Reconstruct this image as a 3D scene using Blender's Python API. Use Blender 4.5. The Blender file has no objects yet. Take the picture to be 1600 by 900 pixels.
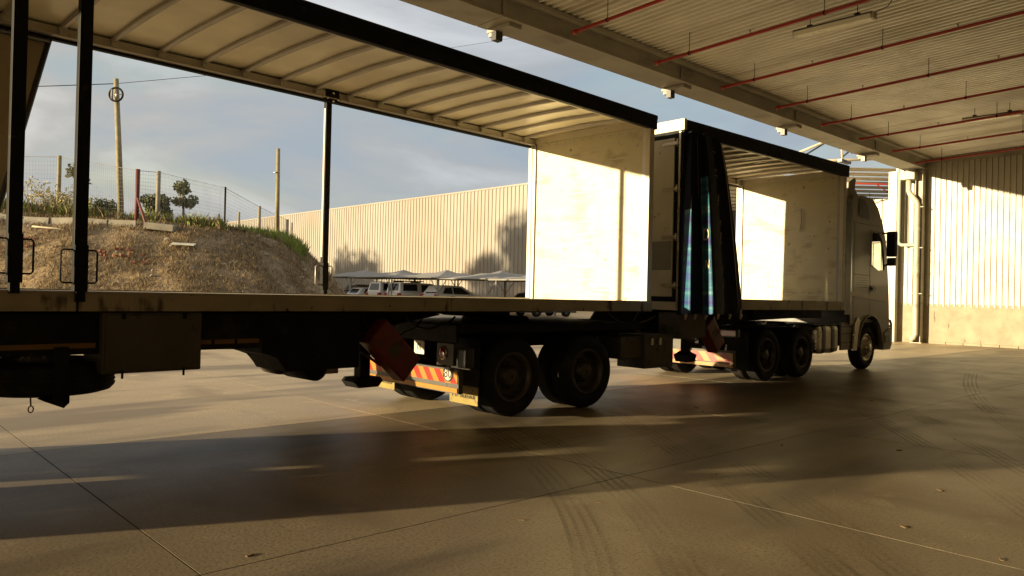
import bpy, bmesh, math, random
from mathutils import Vector, Matrix, noise
R = math.radians
S = bpy.context.scene
C = S.collection
PI = math.pi
random.seed(7)

# ------------------------------------------------------------ camera
TB = 0.81974; PITCH = .00807; ROLL = .02306; EYE = 1.6
Fh = Vector((math.cos(TB), math.sin(TB), 0)); Rh = Vector((math.sin(TB), -math.cos(TB), 0)); Zv = Vector((0, 0, 1))
Fw = Fh * math.cos(PITCH) + Zv * math.sin(PITCH); Up = -Fh * math.sin(PITCH) + Zv * math.cos(PITCH)
R2 = Rh * math.cos(ROLL) + Up * math.sin(ROLL); U2 = -Rh * math.sin(ROLL) + Up * math.cos(ROLL)
cam = bpy.data.cameras.new('camera'); co = bpy.data.objects.new('camera', cam); C.objects.link(co)
cam.sensor_width = 36; cam.lens = 36 * 1186.9 / 1600; cam.clip_start = .05; cam.clip_end = 3000
m = Matrix((R2, U2, -Fw)).transposed().to_4x4(); m.translation = (0, 0, EYE); co.matrix_world = m
S.camera = co

# ------------------------------------------------------------ world, sun, exposure
SUN_EL = R(7.3); SUN_AZ = R(157)            # azimuth of the sun, from +X towards +Y
sd = Vector((math.cos(SUN_AZ) * math.cos(SUN_EL), math.sin(SUN_AZ) * math.cos(SUN_EL), math.sin(SUN_EL)))
W = bpy.data.worlds.new('World'); S.world = W; W.use_nodes = True
nt = W.node_tree; N = nt.nodes; L = nt.links
for n_ in list(N): N.remove(n_)
out = N.new('ShaderNodeOutputWorld'); bg = N.new('ShaderNodeBackground'); L.new(bg.outputs[0], out.inputs[0])
bg.inputs[1].default_value = .107
sky = N.new('ShaderNodeTexSky'); sky.sky_type = 'NISHITA'; sky.sun_disc = False
sky.sun_elevation = SUN_EL; sky.sun_rotation = R(90) - SUN_AZ; sky.air_density = 1.2; sky.dust_density = 1.5
tc = N.new('ShaderNodeTexCoord'); mp = N.new('ShaderNodeMapping'); mp.inputs['Scale'].default_value = (1.6, 1.6, 5)
L.new(tc.outputs['Generated'], mp.inputs[0])
n1 = N.new('ShaderNodeTexNoise'); n1.inputs['Scale'].default_value = 1.7; n1.inputs['Detail'].default_value = 7; n1.inputs['Roughness'].default_value = .52
n1.inputs['Distortion'].default_value = .4
L.new(mp.outputs[0], n1.inputs['Vector'])
cr = N.new('ShaderNodeValToRGB'); cr.color_ramp.elements[0].position = .36; cr.color_ramp.elements[0].color = (1.4, 1.66, 1.98, 1)
k_ = cr.color_ramp.elements.new(.47); k_.color = (1.7, 1.8, 1.92, 1)
k_ = cr.color_ramp.elements.new(.66); k_.color = (2.75, 2.85, 3.0, 1); cr.color_ramp.elements[-1].position = .8; cr.color_ramp.elements[-1].color = (3.0, 3.05, 3.1, 1)
L.new(n1.outputs[0], cr.inputs[0])
n2 = N.new('ShaderNodeTexNoise'); n2.inputs['Scale'].default_value = 2.1; n2.inputs['Detail'].default_value = 5; L.new(mp.outputs[0], n2.inputs['Vector'])
cr2 = N.new('ShaderNodeValToRGB'); cr2.color_ramp.elements[0].position = .37; cr2.color_ramp.elements[0].color = (.6, .6, .6, 1)
cr2.color_ramp.elements[1].position = .50; cr2.color_ramp.elements[1].color = (.93, .93, .93, 1)
L.new(n2.outputs[0], cr2.inputs[0])
# clouds brighten and warm towards the low sun, as thin cloud does
dt = N.new('ShaderNodeVectorMath'); dt.operation = 'DOT_PRODUCT'; L.new(tc.outputs['Generated'], dt.inputs[0]); dt.inputs[1].default_value = sd
mr = N.new('ShaderNodeMapRange'); L.new(dt.outputs['Value'], mr.inputs[0]); mr.inputs[1].default_value = -.2; mr.inputs[2].default_value = 1
warm = N.new('ShaderNodeMix'); warm.data_type = 'RGBA'; warm.inputs['A'].default_value = (1, 1, 1, 1); warm.inputs['B'].default_value = (1.45, 1.2, .9, 1)
L.new(mr.outputs[0], warm.inputs['Factor'])
mul = N.new('ShaderNodeMix'); mul.data_type = 'RGBA'; mul.blend_type = 'MULTIPLY'; mul.inputs['Factor'].default_value = 1
L.new(cr.outputs[0], mul.inputs['A']); L.new(warm.outputs['Result'], mul.inputs['B'])
mx = N.new('ShaderNodeMix'); mx.data_type = 'RGBA'; L.new(cr2.outputs[0], mx.inputs['Factor'])
L.new(sky.outputs[0], mx.inputs['A']); L.new(mul.outputs['Result'], mx.inputs['B'])
L.new(mx.outputs['Result'], bg.inputs[0])
sl = bpy.data.lights.new('sun', 'SUN'); sl.energy = 4.3; sl.angle = R(.75); sl.color = (1, .81, .50)
so = bpy.data.objects.new('sun', sl); C.objects.link(so); so.rotation_euler = sd.to_track_quat('Z', 'Y').to_euler()
so.location = sd * 60
S.view_settings.view_transform = 'Standard'; S.view_settings.look = 'None'; S.view_settings.exposure = 1.28; S.view_settings.gamma = 1
S.render.engine = 'CYCLES'; S.cycles.use_denoising = True; S.cycles.max_bounces = 8; S.cycles.diffuse_bounces = 5
S.cycles.sample_clamp_indirect = 6; S.cycles.caustics_reflective = False; S.cycles.caustics_refractive = False

# ------------------------------------------------------------ materials
def mat(name, col, rough=.6, metal=0, var=.12, scale=2., bump=0, bscale=60, stain=None, streak=None, spec=.5, coat=0):
    """stain = (colour, scale, threshold, width[, stretch]): worn or dirty patches with a shape of their own"""
    M = bpy.data.materials.new(name); M.use_nodes = True; t = M.node_tree; n = t.nodes; l = t.links
    b = n['Principled BSDF']; b.inputs['Roughness'].default_value = rough; b.inputs['Metallic'].default_value = metal
    b.inputs['Specular IOR Level'].default_value = spec; b.inputs['Coat Weight'].default_value = coat
    g = n.new('ShaderNodeNewGeometry'); pos = g.outputs['Position']
    def nz(sc, det=5, stretch=None):
        x = n.new('ShaderNodeTexNoise'); x.inputs['Scale'].default_value = sc; x.inputs['Detail'].default_value = det
        v = pos
        if stretch:
            k = n.new('ShaderNodeMapping'); k.inputs['Scale'].default_value = stretch; l.new(pos, k.inputs[0]); v = k.outputs[0]
        l.new(v, x.inputs['Vector']); return x.outputs[0]
    c0 = [max(0, c * (1 - var)) for c in col] + [1]; c1 = [min(1, c * (1 + var)) for c in col] + [1]
    r = n.new('ShaderNodeValToRGB'); r.color_ramp.elements[0].position = .3; r.color_ramp.elements[1].position = .7
    r.color_ramp.elements[0].color = c0; r.color_ramp.elements[1].color = c1
    l.new(nz(scale), r.inputs[0]); o = r.outputs[0]
    for st in ([stain] if stain and not isinstance(stain, list) else (stain or [])):
        sc, ss, th, wd = st[:4]
        q = n.new('ShaderNodeValToRGB'); q.color_ramp.elements[0].position = th; q.color_ramp.elements[1].position = th + wd
        q.color_ramp.elements[0].color = (0, 0, 0, 1); q.color_ramp.elements[1].color = (1, 1, 1, 1)
        l.new(nz(ss, 6, st[4] if len(st) > 4 else None), q.inputs[0])
        k = n.new('ShaderNodeMix'); k.data_type = 'RGBA'; l.new(q.outputs[0], k.inputs['Factor']); l.new(o, k.inputs['A'])
        k.inputs['B'].default_value = (*sc, 1); o = k.outputs['Result']
    l.new(o, b.inputs['Base Color'])
    rr = n.new('ShaderNodeMapRange'); l.new(nz(scale * 2.3), rr.inputs[0]); rr.inputs[3].default_value = max(.03, rough - .12); rr.inputs[4].default_value = min(1, rough + .12)
    l.new(rr.outputs[0], b.inputs['Roughness'])
    if bump:
        u = n.new('ShaderNodeBump'); u.inputs['Strength'].default_value = 1; u.inputs['Distance'].default_value = bump
        l.new(nz(bscale, 4), u.inputs['Height']); l.new(u.outputs[0], b.inputs['Normal'])
    return M

M = {}
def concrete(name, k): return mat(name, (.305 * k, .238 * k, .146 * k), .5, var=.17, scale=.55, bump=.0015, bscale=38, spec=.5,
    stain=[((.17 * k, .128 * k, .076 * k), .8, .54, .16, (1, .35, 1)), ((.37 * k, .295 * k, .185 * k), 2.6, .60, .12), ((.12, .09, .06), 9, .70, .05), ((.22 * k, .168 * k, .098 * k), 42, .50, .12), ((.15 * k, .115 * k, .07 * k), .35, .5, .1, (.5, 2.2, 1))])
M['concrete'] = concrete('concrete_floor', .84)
M['concrete_sunlit'] = concrete('sunlit_concrete', 1.95)  # paler copy of the floor concrete, sunlight painted into the colour
M['yard'] = mat('yard_ground', (.46, .37, .24), .8, var=.15, scale=.3, bump=.004, bscale=30, stain=((.24, .19, .12), .5, .55, .1))
M['joint'] = mat('joint_filler', (.03, .026, .02), .95, spec=.1)
M['soil'] = mat('bank_soil', (.235, .165, .085), .95, var=.25, scale=1.3, bump=.05, bscale=7,
    stain=[((.31, .21, .10), 2.2, .52, .1), ((.14, .095, .055), 3.8, .58, .08), ((.16, .07, .04), 1.1, .70, .05)])
M['grey_steel'] = mat('galvanised_beam', (.34, .31, .25), .55, .2, var=.12, scale=1.2, stain=((.24, .215, .17), .9, .55, .12, (1, 1, 3)))
M['ceil'] = mat('white_coated_sheet', (.80, .765, .665), .42, .25, var=.1, scale=.8, stain=((.62, .575, .48), .6, .55, .1, (3, .4, 1)))
M['wallsheet'] = mat('cream_wall_sheet', (.45, .425, .335), .45, .05, var=.07, scale=1.)
M['farsheet'] = mat('far_wall_sheet', (.30, .275, .235), .6, 0, var=.06, scale=.25, stain=((.30, .25, .20), .12, .5, .15))
M['plinth'] = mat('rough_concrete', (.36, .31, .22), .9, var=.14, scale=1.5, bump=.006, bscale=25, stain=[((.29, .245, .17), 2.5, .48, .25), ((.20, .15, .1), 6, .66, .05, (1, 1, .25))])
M['red'] = mat('red_pipe_paint', (.40, .035, .022), .42, var=.1)
M['black'] = mat('black_frame_paint', (.006, .006, .005), .6, var=.3, scale=5, stain=((.025, .022, .016), 8, .66, .05), spec=.2)
M['chassis'] = mat('chassis_paint', (.010, .009, .008), .7, var=.35, scale=4, stain=((.028, .022, .015), 3, .58, .12), spec=.2)
M['rail'] = mat('side_rail_paint', (.36, .31, .22), .5, .3, var=.16, scale=2.2, stain=[((.085, .065, .045), 5, .60, .06, (1, 1, .25)), ((.02, .016, .012), 11, .68, .03), ((.35, .3, .22), 1.2, .6, .1, (.3, .3, 5))])
M['white_panel'] = mat('white_ply_panel', (.70, .645, .44), .5, var=.05, scale=2.5, stain=[((.46, .40, .25), 1.6, .54, .14, (.6, 1, 2)), ((.34, .25, .13), 6.5, .675, .03, (1, 1.6, 1)), ((.10, .07, .035), 15, .705, .02), ((.665, .625, .50), 5, .52, .1, (.3, .3, 5))])
M['white_paint'] = mat('white_truck_paint', (.74, .68, .54), .42, var=.07, scale=3, stain=[((.42, .30, .17), 7, .66, .05), ((.12, .09, .06), 12, .72, .03)])
M['roof_in'] = mat('roof_skin', (.85, .785, .61), .33, .15, var=.14, scale=1.4, stain=((.68, .59, .41), 1.1, .54, .16, (1, .5, 1)))
M['bow'] = mat('aluminium_bow', (.46, .42, .37), .42, .5, var=.1)
M['rubber'] = mat('tyre_rubber', (.014, .0135, .013), .75, var=.3, scale=4, bump=.002, bscale=40, stain=((.035, .028, .02), 2.5, .58, .14), spec=.25)
M['rim'] = mat('painted_rim', (.075, .066, .055), .45, .4, var=.25, scale=6, stain=((.08, .045, .025), 8, .58, .08))
M['chrome'] = mat('chrome', (.6, .57, .5), .18, 1, var=.05)
M['box'] = mat('grey_toolbox', (.075, .066, .05), .55, var=.18, scale=3, stain=((.035, .03, .022), 6, .6, .06))
M['redbox'] = mat('dark_red_plastic', (.16, .016, .014), .35, var=.15, stain=((.08, .012, .01), 5, .6, .08))
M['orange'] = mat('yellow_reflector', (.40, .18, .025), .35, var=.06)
M['shaded_strip'] = mat('shaded_reflector', (.20, .10, .014), .5, var=.1)  # darker copy of the reflector, shade painted into the colour
M['rred'] = mat('red_reflector', (.36, .03, .02), .3, var=.08)
M['lens'] = mat('red_lamp_lens', (.36, .02, .015), .12, var=.05, coat=.5)
M['flap'] = mat('mudflap_yellow', (.26, .19, .035), .6, var=.2, scale=8, stain=((.10, .075, .03), 9, .56, .08))
M['black_print'] = mat('black_print', (.02, .018, .015), .6)
M['hoop'] = mat('old_steel', (.16, .13, .09), .5, .6, var=.25, scale=9)
M['cab'] = mat('champagne_cab_paint', (.26, .235, .185), .42, .1, var=.02, scale=.5, coat=.25)
M['cabdark'] = mat('dark_trim', (.03, .028, .025), .4)
M['stripe'] = mat('bronze_stripe', (.33, .19, .08), .35)
M['alloy'] = mat('brushed_alloy', (.52, .47, .39), .3, .9, var=.1)
M['timber'] = mat('treated_timber', (.27, .225, .125), .85, var=.2, scale=5, stain=((.20, .15, .08), 7, .55, .1, (1, 1, .2)))
M['grey_timber'] = mat('weathered_post', (.30, .26, .19), .9, var=.2, scale=5)
M['rust'] = mat('red_oxide_post', (.12, .03, .022), .7, var=.2, scale=5)
M['slab'] = mat('kerb_slab', (.30, .27, .21), .9, var=.2, scale=3)
M['brick'] = mat('broken_brick', (.22, .080, .045), .9, var=.2, scale=6)
M['deck'] = mat('worn_deck_ply', (.52, .44, .29), .7, var=.15, scale=3, stain=((.34, .27, .17), 2, .56, .1, (.4, 1, 1)))
M['stone'] = mat('pale_stone', (.42, .36, .27), .9, var=.2, scale=6)
M['straw'] = mat('dry_grass', (.31, .225, .115), .9, var=.25, scale=3)
M['straw2'] = mat('brown_grass', (.17, .115, .055), .9, var=.25, scale=3)
M['grass'] = mat('green_grass', (.22, .29, .04), .85, var=.3, scale=2)
M['leaf'] = mat('tree_leaf', (.065, .085, .025), .7, var=.3, scale=2)
M['leaf2'] = mat('tree_leaf_pale', (.15, .15, .04), .7, var=.3, scale=2)
M['leafy'] = mat('yellow_leaf', (.42, .33, .09), .7, var=.25, scale=4)
M['bark'] = mat('bark', (.20, .155, .10), .9, var=.2, scale=6)
M['barkpale'] = mat('pale_bark', (.52, .45, .31), .85, var=.15, scale=6)
M['wire'] = mat('galvanised_wire', (.16, .155, .15), .9)
M['sail'] = mat('shade_net', (.27, .255, .235), .9, var=.08)
M['post'] = mat('grey_post', (.30, .28, .24), .6)
M['carwhite'] = mat('white_car_paint', (.75, .73, .68), .25, var=.03, coat=.7)
M['carsilver'] = mat('silver_car_paint', (.42, .43, .43), .25, .5, var=.03, coat=.6)
M['cardark'] = mat('dark_car_paint', (.05, .055, .06), .22, .4, coat=.8)
M['carglass'] = mat('dark_glass', (.02, .022, .024), .06, var=.1)
M['plate'] = mat('plate', (.65, .62, .5), .5)
M['pipepvc'] = mat('painted_downpipe', (.50, .47, .36), .5, var=.07, scale=2, stain=((.36, .33, .24), 3, .58, .1))
M['pipegreen'] = mat('pale_green_pipe', (.40, .43, .34), .5, var=.05)
M['diffuser'] = mat('yellowed_diffuser', (.88, .84, .66), .3, var=.05)
M['truss'] = mat('cream_truss', (.62, .54, .38), .5)
M['navy'] = mat('navy_tarpaulin', (.009, .010, .014), .7, var=.2, scale=3, spec=.12)  # doubles as the curtain's print where it lies in shade
M['print'] = mat('faded_gold_print', (.24, .17, .085), .5)
M['cream_print'] = mat('cream_print', (.62, .5, .3), .5)
M['tarp'] = mat('beige_tarp_back', (.34, .27, .17), .7, var=.12, scale=2, bump=.01, bscale=6)
g_ = bpy.data.materials.new('window_glass'); g_.use_nodes = True; gn = g_.node_tree
gp = gn.nodes['Principled BSDF']; gp.inputs['Roughness'].default_value = .03; gp.inputs['Base Color'].default_value = (.03, .03, .03, 1)
gt = gn.nodes.new('ShaderNodeBsdfTransparent'); gt.inputs[0].default_value = (.86, .88, .84, 1); gm = gn.nodes.new('ShaderNodeMixShader'); gm.inputs[0].default_value = .14
gn.links.new(gt.outputs[0], gm.inputs[1]); gn.links.new(gp.outputs[0], gm.inputs[2]); gn.links.new(gm.outputs[0], gn.nodes['Material Output'].inputs[0])
M['glass'] = g_

# blue printed tarpaulin: ocean bands, put only on the sunlit parts of the folds
def sunlit_print():
    Q = bpy.data.materials.new('sunlit_blue_tarp'); Q.use_nodes = True; t = Q.node_tree; n = t.nodes; l = t.links; b = n['Principled BSDF']
    b.inputs['Roughness'].default_value = .6
    g = n.new('ShaderNodeNewGeometry'); mpp = n.new('ShaderNodeMapping'); mpp.inputs['Scale'].default_value = (.4, .4, 5.5); l.new(g.outputs['Position'], mpp.inputs[0])
    z = n.new('ShaderNodeTexNoise'); z.inputs['Scale'].default_value = 1.7; z.inputs['Detail'].default_value = 5; l.new(mpp.outputs[0], z.inputs['Vector'])
    r = n.new('ShaderNodeValToRGB'); e = r.color_ramp.elements
    e[0].position = .30; e[0].color = (.02, .03, .16, 1); e[1].position = .72; e[1].color = (.15, .27, .32, 1)
    for p_, c_ in ((.43, (.03, .06, .21, 1)), (.50, (.02, .10, .18, 1)), (.6, (.03, .15, .21, 1))):
        k = e.new(p_); k.color = c_
    l.new(z.outputs[0], r.inputs[0]); l.new(r.outputs[0], b.inputs['Base Color']); return Q
M['sunlit_blue'] = sunlit_print()

# concrete with tyre scuffing
def track_mat():
    Q = bpy.data.materials.new('tyre_mark_rubber'); Q.use_nodes = True; t = Q.node_tree; n = t.nodes; l = t.links; b = n['Principled BSDF']
    b.inputs['Base Color'].default_value = (.045, .028, .02, 1); b.inputs['Roughness'].default_value = .6
    uv = n.new('ShaderNodeUVMap'); sx = n.new('ShaderNodeSeparateXYZ'); l.new(uv.outputs[0], sx.inputs[0])
    def wave(src, sc):
        a = n.new('ShaderNodeMath'); a.operation = 'MULTIPLY'; a.inputs[1].default_value = sc; l.new(src, a.inputs[0])
        s_ = n.new('ShaderNodeMath'); s_.operation = 'SINE'; l.new(a.outputs[0], s_.inputs[0])
        c_ = n.new('ShaderNodeMapRange'); l.new(s_.outputs[0], c_.inputs[0]); c_.inputs[1].default_value = -.1; c_.inputs[2].default_value = .5; return c_.outputs[0]
    w1 = wave(sx.outputs[0], 2 * PI * 4); w2 = wave(sx.outputs[1], 2 * PI * 17)
    z = n.new('ShaderNodeTexNoise'); z.inputs['Scale'].default_value = .9; z.inputs['Detail'].default_value = 8
    g = n.new('ShaderNodeNewGeometry'); l.new(g.outputs['Position'], z.inputs['Vector'])
    c_ = n.new('ShaderNodeMapRange'); l.new(z.outputs[0], c_.inputs[0]); c_.inputs[1].default_value = .36; c_.inputs[2].default_value = .62; c_.inputs[4].default_value = .33
    w2b = n.new('ShaderNodeMapRange'); l.new(w2, w2b.inputs[0]); w2b.inputs[3].default_value = .72; w2b.inputs[4].default_value = 1
    p1 = n.new('ShaderNodeMath'); p1.operation = 'MULTIPLY'; l.new(w1, p1.inputs[0]); l.new(w2b.outputs[0], p1.inputs[1])
    p2 = n.new('ShaderNodeMath'); p2.operation = 'MULTIPLY'; l.new(p1.outputs[0], p2.inputs[0]); l.new(c_.outputs[0], p2.inputs[1])
    l.new(p2.outputs[0], b.inputs['Alpha']); return Q
M['track'] = track_mat()

# ------------------------------------------------------------ mesh helpers
def link(o, parent=None):
    C.objects.link(o)
    if parent is not None: o.parent = parent
    return o
class MB:
    def __init__(s): s.b = bmesh.new()
    def box(s, x0, x1, y0, y1, z0, z1, bev=0, rot=None, at=None, mi=0):
        r = bmesh.ops.create_cube(s.b, size=1); v = r['verts']
        for k in v: k.co = Vector(((x0 + x1) / 2 + k.co.x * (x1 - x0), (y0 + y1) / 2 + k.co.y * (y1 - y0), (z0 + z1) / 2 + k.co.z * (z1 - z0)))
        f = list({q for k in v for q in k.link_faces})
        for q in f: q.material_index = mi
        if bev:
            e = list({q for k in v for q in k.link_edges})
            rr = bmesh.ops.bevel(s.b, geom=e, offset=bev, segments=2, affect='EDGES', profile=.6)
            v = list({w for q in rr['faces'] for w in q.verts} | {k for k in v if k.is_valid})
        if rot is not None:
            mm = rot if isinstance(rot, Matrix) else Matrix.Rotation(rot[1], 4, rot[0])
            bmesh.ops.transform(s.b, matrix=Matrix.Translation(at) @ mm @ Matrix.Translation(-Vector(at)), verts=[k for k in v if k.is_valid])
        return s
    def tube(s, pts, r, n=8, cap=True, r1=None, mi=0):
        pts = [Vector(p) for p in pts]; k = len(pts); rings = []; prev = None
        for i, p in enumerate(pts):
            d = (pts[min(i + 1, k - 1)] - pts[max(i - 1, 0)]).normalized()
            if prev is None: a = d.orthogonal().normalized()
            else: a = (prev - d * prev.dot(d)).normalized()
            prev = a; b = d.cross(a); rad = r if r1 is None else r + (r1 - r) * i / max(1, k - 1)
            if isinstance(r, (list, tuple)): rad = r[i]
            rings.append([s.b.verts.new(p + (a * math.cos(2 * PI * j / n) + b * math.sin(2 * PI * j / n)) * rad) for j in range(n)])
        for i in range(k - 1):
            for j in range(n):
                f = s.b.faces.new((rings[i][j], rings[i][(j + 1) % n], rings[i + 1][(j + 1) % n], rings[i + 1][j])); f.material_index = mi; f.smooth = True
        if cap:
            s.b.faces.new(rings[0][::-1]).material_index = mi; s.b.faces.new(rings[-1]).material_index = mi
        return s
    def lathe(s, prof, c, axis='y', n=40, mi=0, closed=False):
        """prof: (radius, offset along the axis)"""
        c = Vector(c); ax = {'x': (Vector((1, 0, 0)), Vector((0, 1, 0)), Vector((0, 0, 1))), 'y': (Vector((0, 1, 0)), Vector((0, 0, 1)), Vector((1, 0, 0))), 'z': (Vector((0, 0, 1)), Vector((1, 0, 0)), Vector((0, 1, 0)))}[axis]
        rg = [[s.b.verts.new(c + ax[0] * o + (ax[1] * math.cos(2 * PI * j / n) + ax[2] * math.sin(2 * PI * j / n)) * r) for j in range(n)] for r, o in prof]
        m_ = len(rg)
        for i in range(m_ if closed else m_ - 1):
            a, b = rg[i], rg[(i + 1) % m_]
            for j in range(n):
                f = s.b.faces.new((a[j], a[(j + 1) % n], b[(j + 1) % n], b[j])); f.smooth = True; f.material_index = mi
        return s
    def quad(s, *p, mi=0):
        f = s.b.faces.new([s.b.verts.new(Vector(q)) for q in p]); f.material_index = mi; return s
    def prism(s, poly, y0, y1, bev=0, mi=0):
        """outline in X-Z pushed from y0 to y1"""
        a = [s.b.verts.new((x, y0, z)) for x, z in poly]; b = [s.b.verts.new((x, y1, z)) for x, z in poly]; k = len(poly)
        fs = [s.b.faces.new(a), s.b.faces.new(b[::-1])]
        for i in range(k): fs.append(s.b.faces.new((a[i], b[i], b[(i + 1) % k], a[(i + 1) % k])))
        for f in fs: f.material_index = mi
        if bev:
            e = [e for e in set(e for f in fs[:2] for e in f.edges)]
            bmesh.ops.bevel(s.b, geom=e, offset=bev, segments=3, affect='EDGES', profile=.6)
        return s
    def obj(s, name, m, parent=None, smooth=False, **kw):
        me = bpy.data.meshes.new(name); bmesh.ops.recalc_face_normals(s.b, faces=s.b.faces[:]); s.b.to_mesh(me); s.b.free()
        for q in (m if isinstance(m, (list, tuple)) else [m]): me.materials.append(q)
        if smooth:
            for p in me.polygons: p.use_smooth = True
        o = bpy.data.objects.new(name, me); link(o, parent)
        for k, v in kw.items(): o[k] = v
        return o
def thing(name, label, cat, loc=(0, 0, 0), rz=0, group=None):
    o = bpy.data.objects.new(name, None); link(o); o.location = loc; o.rotation_euler = (0, 0, rz); o.empty_display_size = .2
    o['label'] = label; o['category'] = cat
    if group: o['group'] = group
    return o
def tag(o, label, cat, group=None):
    o['label'] = label; o['category'] = cat
    if group: o['group'] = group
    return o
def again(src, name, parent, loc=None, rot=None, m=None):
    o = bpy.data.objects.new(name, src.data if m is None else m); link(o, parent)
    if loc is not None: o.location = loc
    if rot is not None: o.rotation_euler = rot
    return o
def copy_tree(o, parent=None):
    c = o.copy(); C.objects.link(c); c.parent = parent
    for ch in list(o.children): copy_tree(ch, c)
    return c
def holed(name, outline, holes, thick, m, parent, M4):
    """flat plate with holes (2-D outline), given thickness, placed by matrix M4"""
    cu = bpy.data.curves.new(name, 'CURVE'); cu.dimensions = '2D'; cu.fill_mode = 'BOTH'; cu.extrude = thick / 2
    for lp in [outline] + holes:
        sp = cu.splines.new('POLY'); sp.points.add(len(lp) - 1); sp.use_cyclic_u = True
        for i, p in enumerate(lp): sp.points[i].co = (p[0], p[1], 0, 1)
    t = bpy.data.objects.new(name, cu); me = bpy.data.meshes.new_from_object(t); bpy.data.objects.remove(t); me.materials.clear(); me.materials.append(m)
    me.transform(M4); o = bpy.data.objects.new(name, me); link(o, parent); return o
def lettering(name, txt, size, m, parent, M4, thick=.002, sx=1, outline=False):
    cu = bpy.data.curves.new(name, 'FONT'); cu.body = txt; cu.size = size; cu.extrude = thick; cu.align_x = 'CENTER'; cu.align_y = 'CENTER'
    if outline: cu.fill_mode = 'NONE'; cu.extrude = 0; cu.bevel_depth = size * .035
    t = bpy.data.objects.new(name, cu); me = bpy.data.meshes.new_from_object(t); bpy.data.objects.remove(t)
    me.materials.clear(); me.materials.append(m); me.transform(M4 @ Matrix.Diagonal((sx, 1, 1, 1))); o = bpy.data.objects.new(name, me); link(o, parent); return o
def basis(x, y, z, at):
    q = Matrix((Vector(x), Vector(y), Vector(z))).transposed().to_4x4(); q.translation = at; return q
FACE_NEAR = lambda at: basis((1, 0, 0), (0, 0, 1), (0, -1, 0), at)      # reads from -Y
FACE_REAR = lambda at: basis((0, -1, 0), (0, 0, 1), (-1, 0, 0), at)     # reads from -X

# ------------------------------------------------------------ ground
def yard_h(x, y):
    t = min(1, max(0, (y - 25.5) / 16)); return .45 * t * t * (3 - 2 * t)
mb = MB(); xs = [-500, -200, -100, -60, -30, -9.8] + list(range(-5, 61, 5)) + [100, 300, 700]; ys = [-500, -200, -60, -20, -8, 0, 8, 16, 24.7, 26, 27.5, 29, 31, 33, 35, 37, 39, 41, 44, 60, 100, 200, 400, 900]
vv = [[mb.b.verts.new((x, y, yard_h(x, y) - .035)) for y in ys] for x in xs]
for i in range(len(xs) - 1):
    for j in range(len(ys) - 1): mb.b.faces.new((vv[i][j], vv[i + 1][j], vv[i + 1][j + 1], vv[i][j + 1]))
g = mb.obj('ground', M['yard'], kind='structure')
apron = bpy.data.objects.new('concrete_floor', None); link(apron); apron['kind'] = 'structure'
mb = MB(); mb.box(-1.890, 1.890, -2.045, 2.045, -.1, 0); sl0 = None
mb.b.faces.ensure_lookup_table()
for j in range(-3, 5):
    for i in range(-3, 9):
        cx, cy = 1.65 + 3.79 * (i + .5), 4.25 + 4.1 * (j + .5)
        if j == 1 and i == -3: sl0 = sl0.copy(); sl0.data = sl0.data.copy(); sl0.data.materials[0] = M['concrete_sunlit']; C.objects.link(sl0); sl0.location = (cx, cy, 0)  # rows beyond the shadow line get the brightened concrete
        elif sl0 is None: sl0 = mb.obj('concrete_slab', M['concrete'], apron); sl0.location = (cx, cy, 0)
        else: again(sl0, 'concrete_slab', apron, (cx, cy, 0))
mb = MB(); mb.box(-9.6, 35.6, -7.9, 24.6, -.09, -.002); mb.obj('joint_filler', M['joint'], apron)

# curved tyre marks on the near floor
def ribbon(pts, w, name='tyre_mark', label=None):
    me = bpy.data.meshes.new(name); V = []; Fc = []; UV = []; d = 0; n = len(pts)
    P = [Vector((p[0], p[1], .004)) for p in pts]
    for i, p in enumerate(P):
        t = (P[min(i + 1, n - 1)] - P[max(i - 1, 0)]).normalized(); s_ = Vector((-t.y, t.x, 0))
        if i: d += (p - P[i - 1]).length
        V += [p + s_ * w / 2, p - s_ * w / 2]; UV += [(0, d), (1, d)]
    for i in range(n - 1): Fc.append((2 * i, 2 * i + 1, 2 * i + 3, 2 * i + 2))
    me.from_pydata(V, [], Fc); u = me.uv_layers.new()
    for pl in me.polygons:
        for li, vi in zip(pl.loop_indices, pl.vertices): u.data[li].uv = UV[vi]
    me.materials.append(M['track']); o = bpy.data.objects.new(name, me); link(o, apron); return o
def bez(a, b, c, n=24): return [((1 - t) ** 2 * a[0] + 2 * t * (1 - t) * b[0] + t * t * c[0], (1 - t) ** 2 * a[1] + 2 * t * (1 - t) * b[1] + t * t * c[1]) for t in [i / n for i in range(n + 1)]]
for a, b, c in (((1.6, .8), (5.2, 3.0), (6.6, 7.2)), ((1.4, 1.3), (4.7, 3.3), (6.1, 7.2)), ((3.4, .3), (6.6, 3.2), (8.9, 7.0)), ((2.9, .3), (6.1, 3.4), (8.4, 7.0)),
                ((3.2, -.6), (8.0, 1.8), (13.5, 6.2)), ((3.6, -.8), (8.6, 1.5), (14.2, 5.8)), ((6.5, -.5), (11, 3.4), (20, 5.6)), ((4.6, 6.2), (10, 5.4), (18, 1.4))):
    ribbon(bez(a, b, c), .29)
mb = MB()
for k in range(38):
    x, y = random.uniform(1.5, 14), random.uniform(.5, 6.3); s_ = random.uniform(.006, .02); a = random.uniform(0, 6)
    mb.box(x - s_ * 1.6, x + s_ * 1.6, y - s_ * .6, y + s_ * .6, .001, .001 + s_ * .35, rot=('Z', a), at=(x, y, 0))
mb.obj('floor_litter', M['straw2'], kind='stuff', label='small dry leaves and grit scattered on the concrete floor', category='litter')

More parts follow.
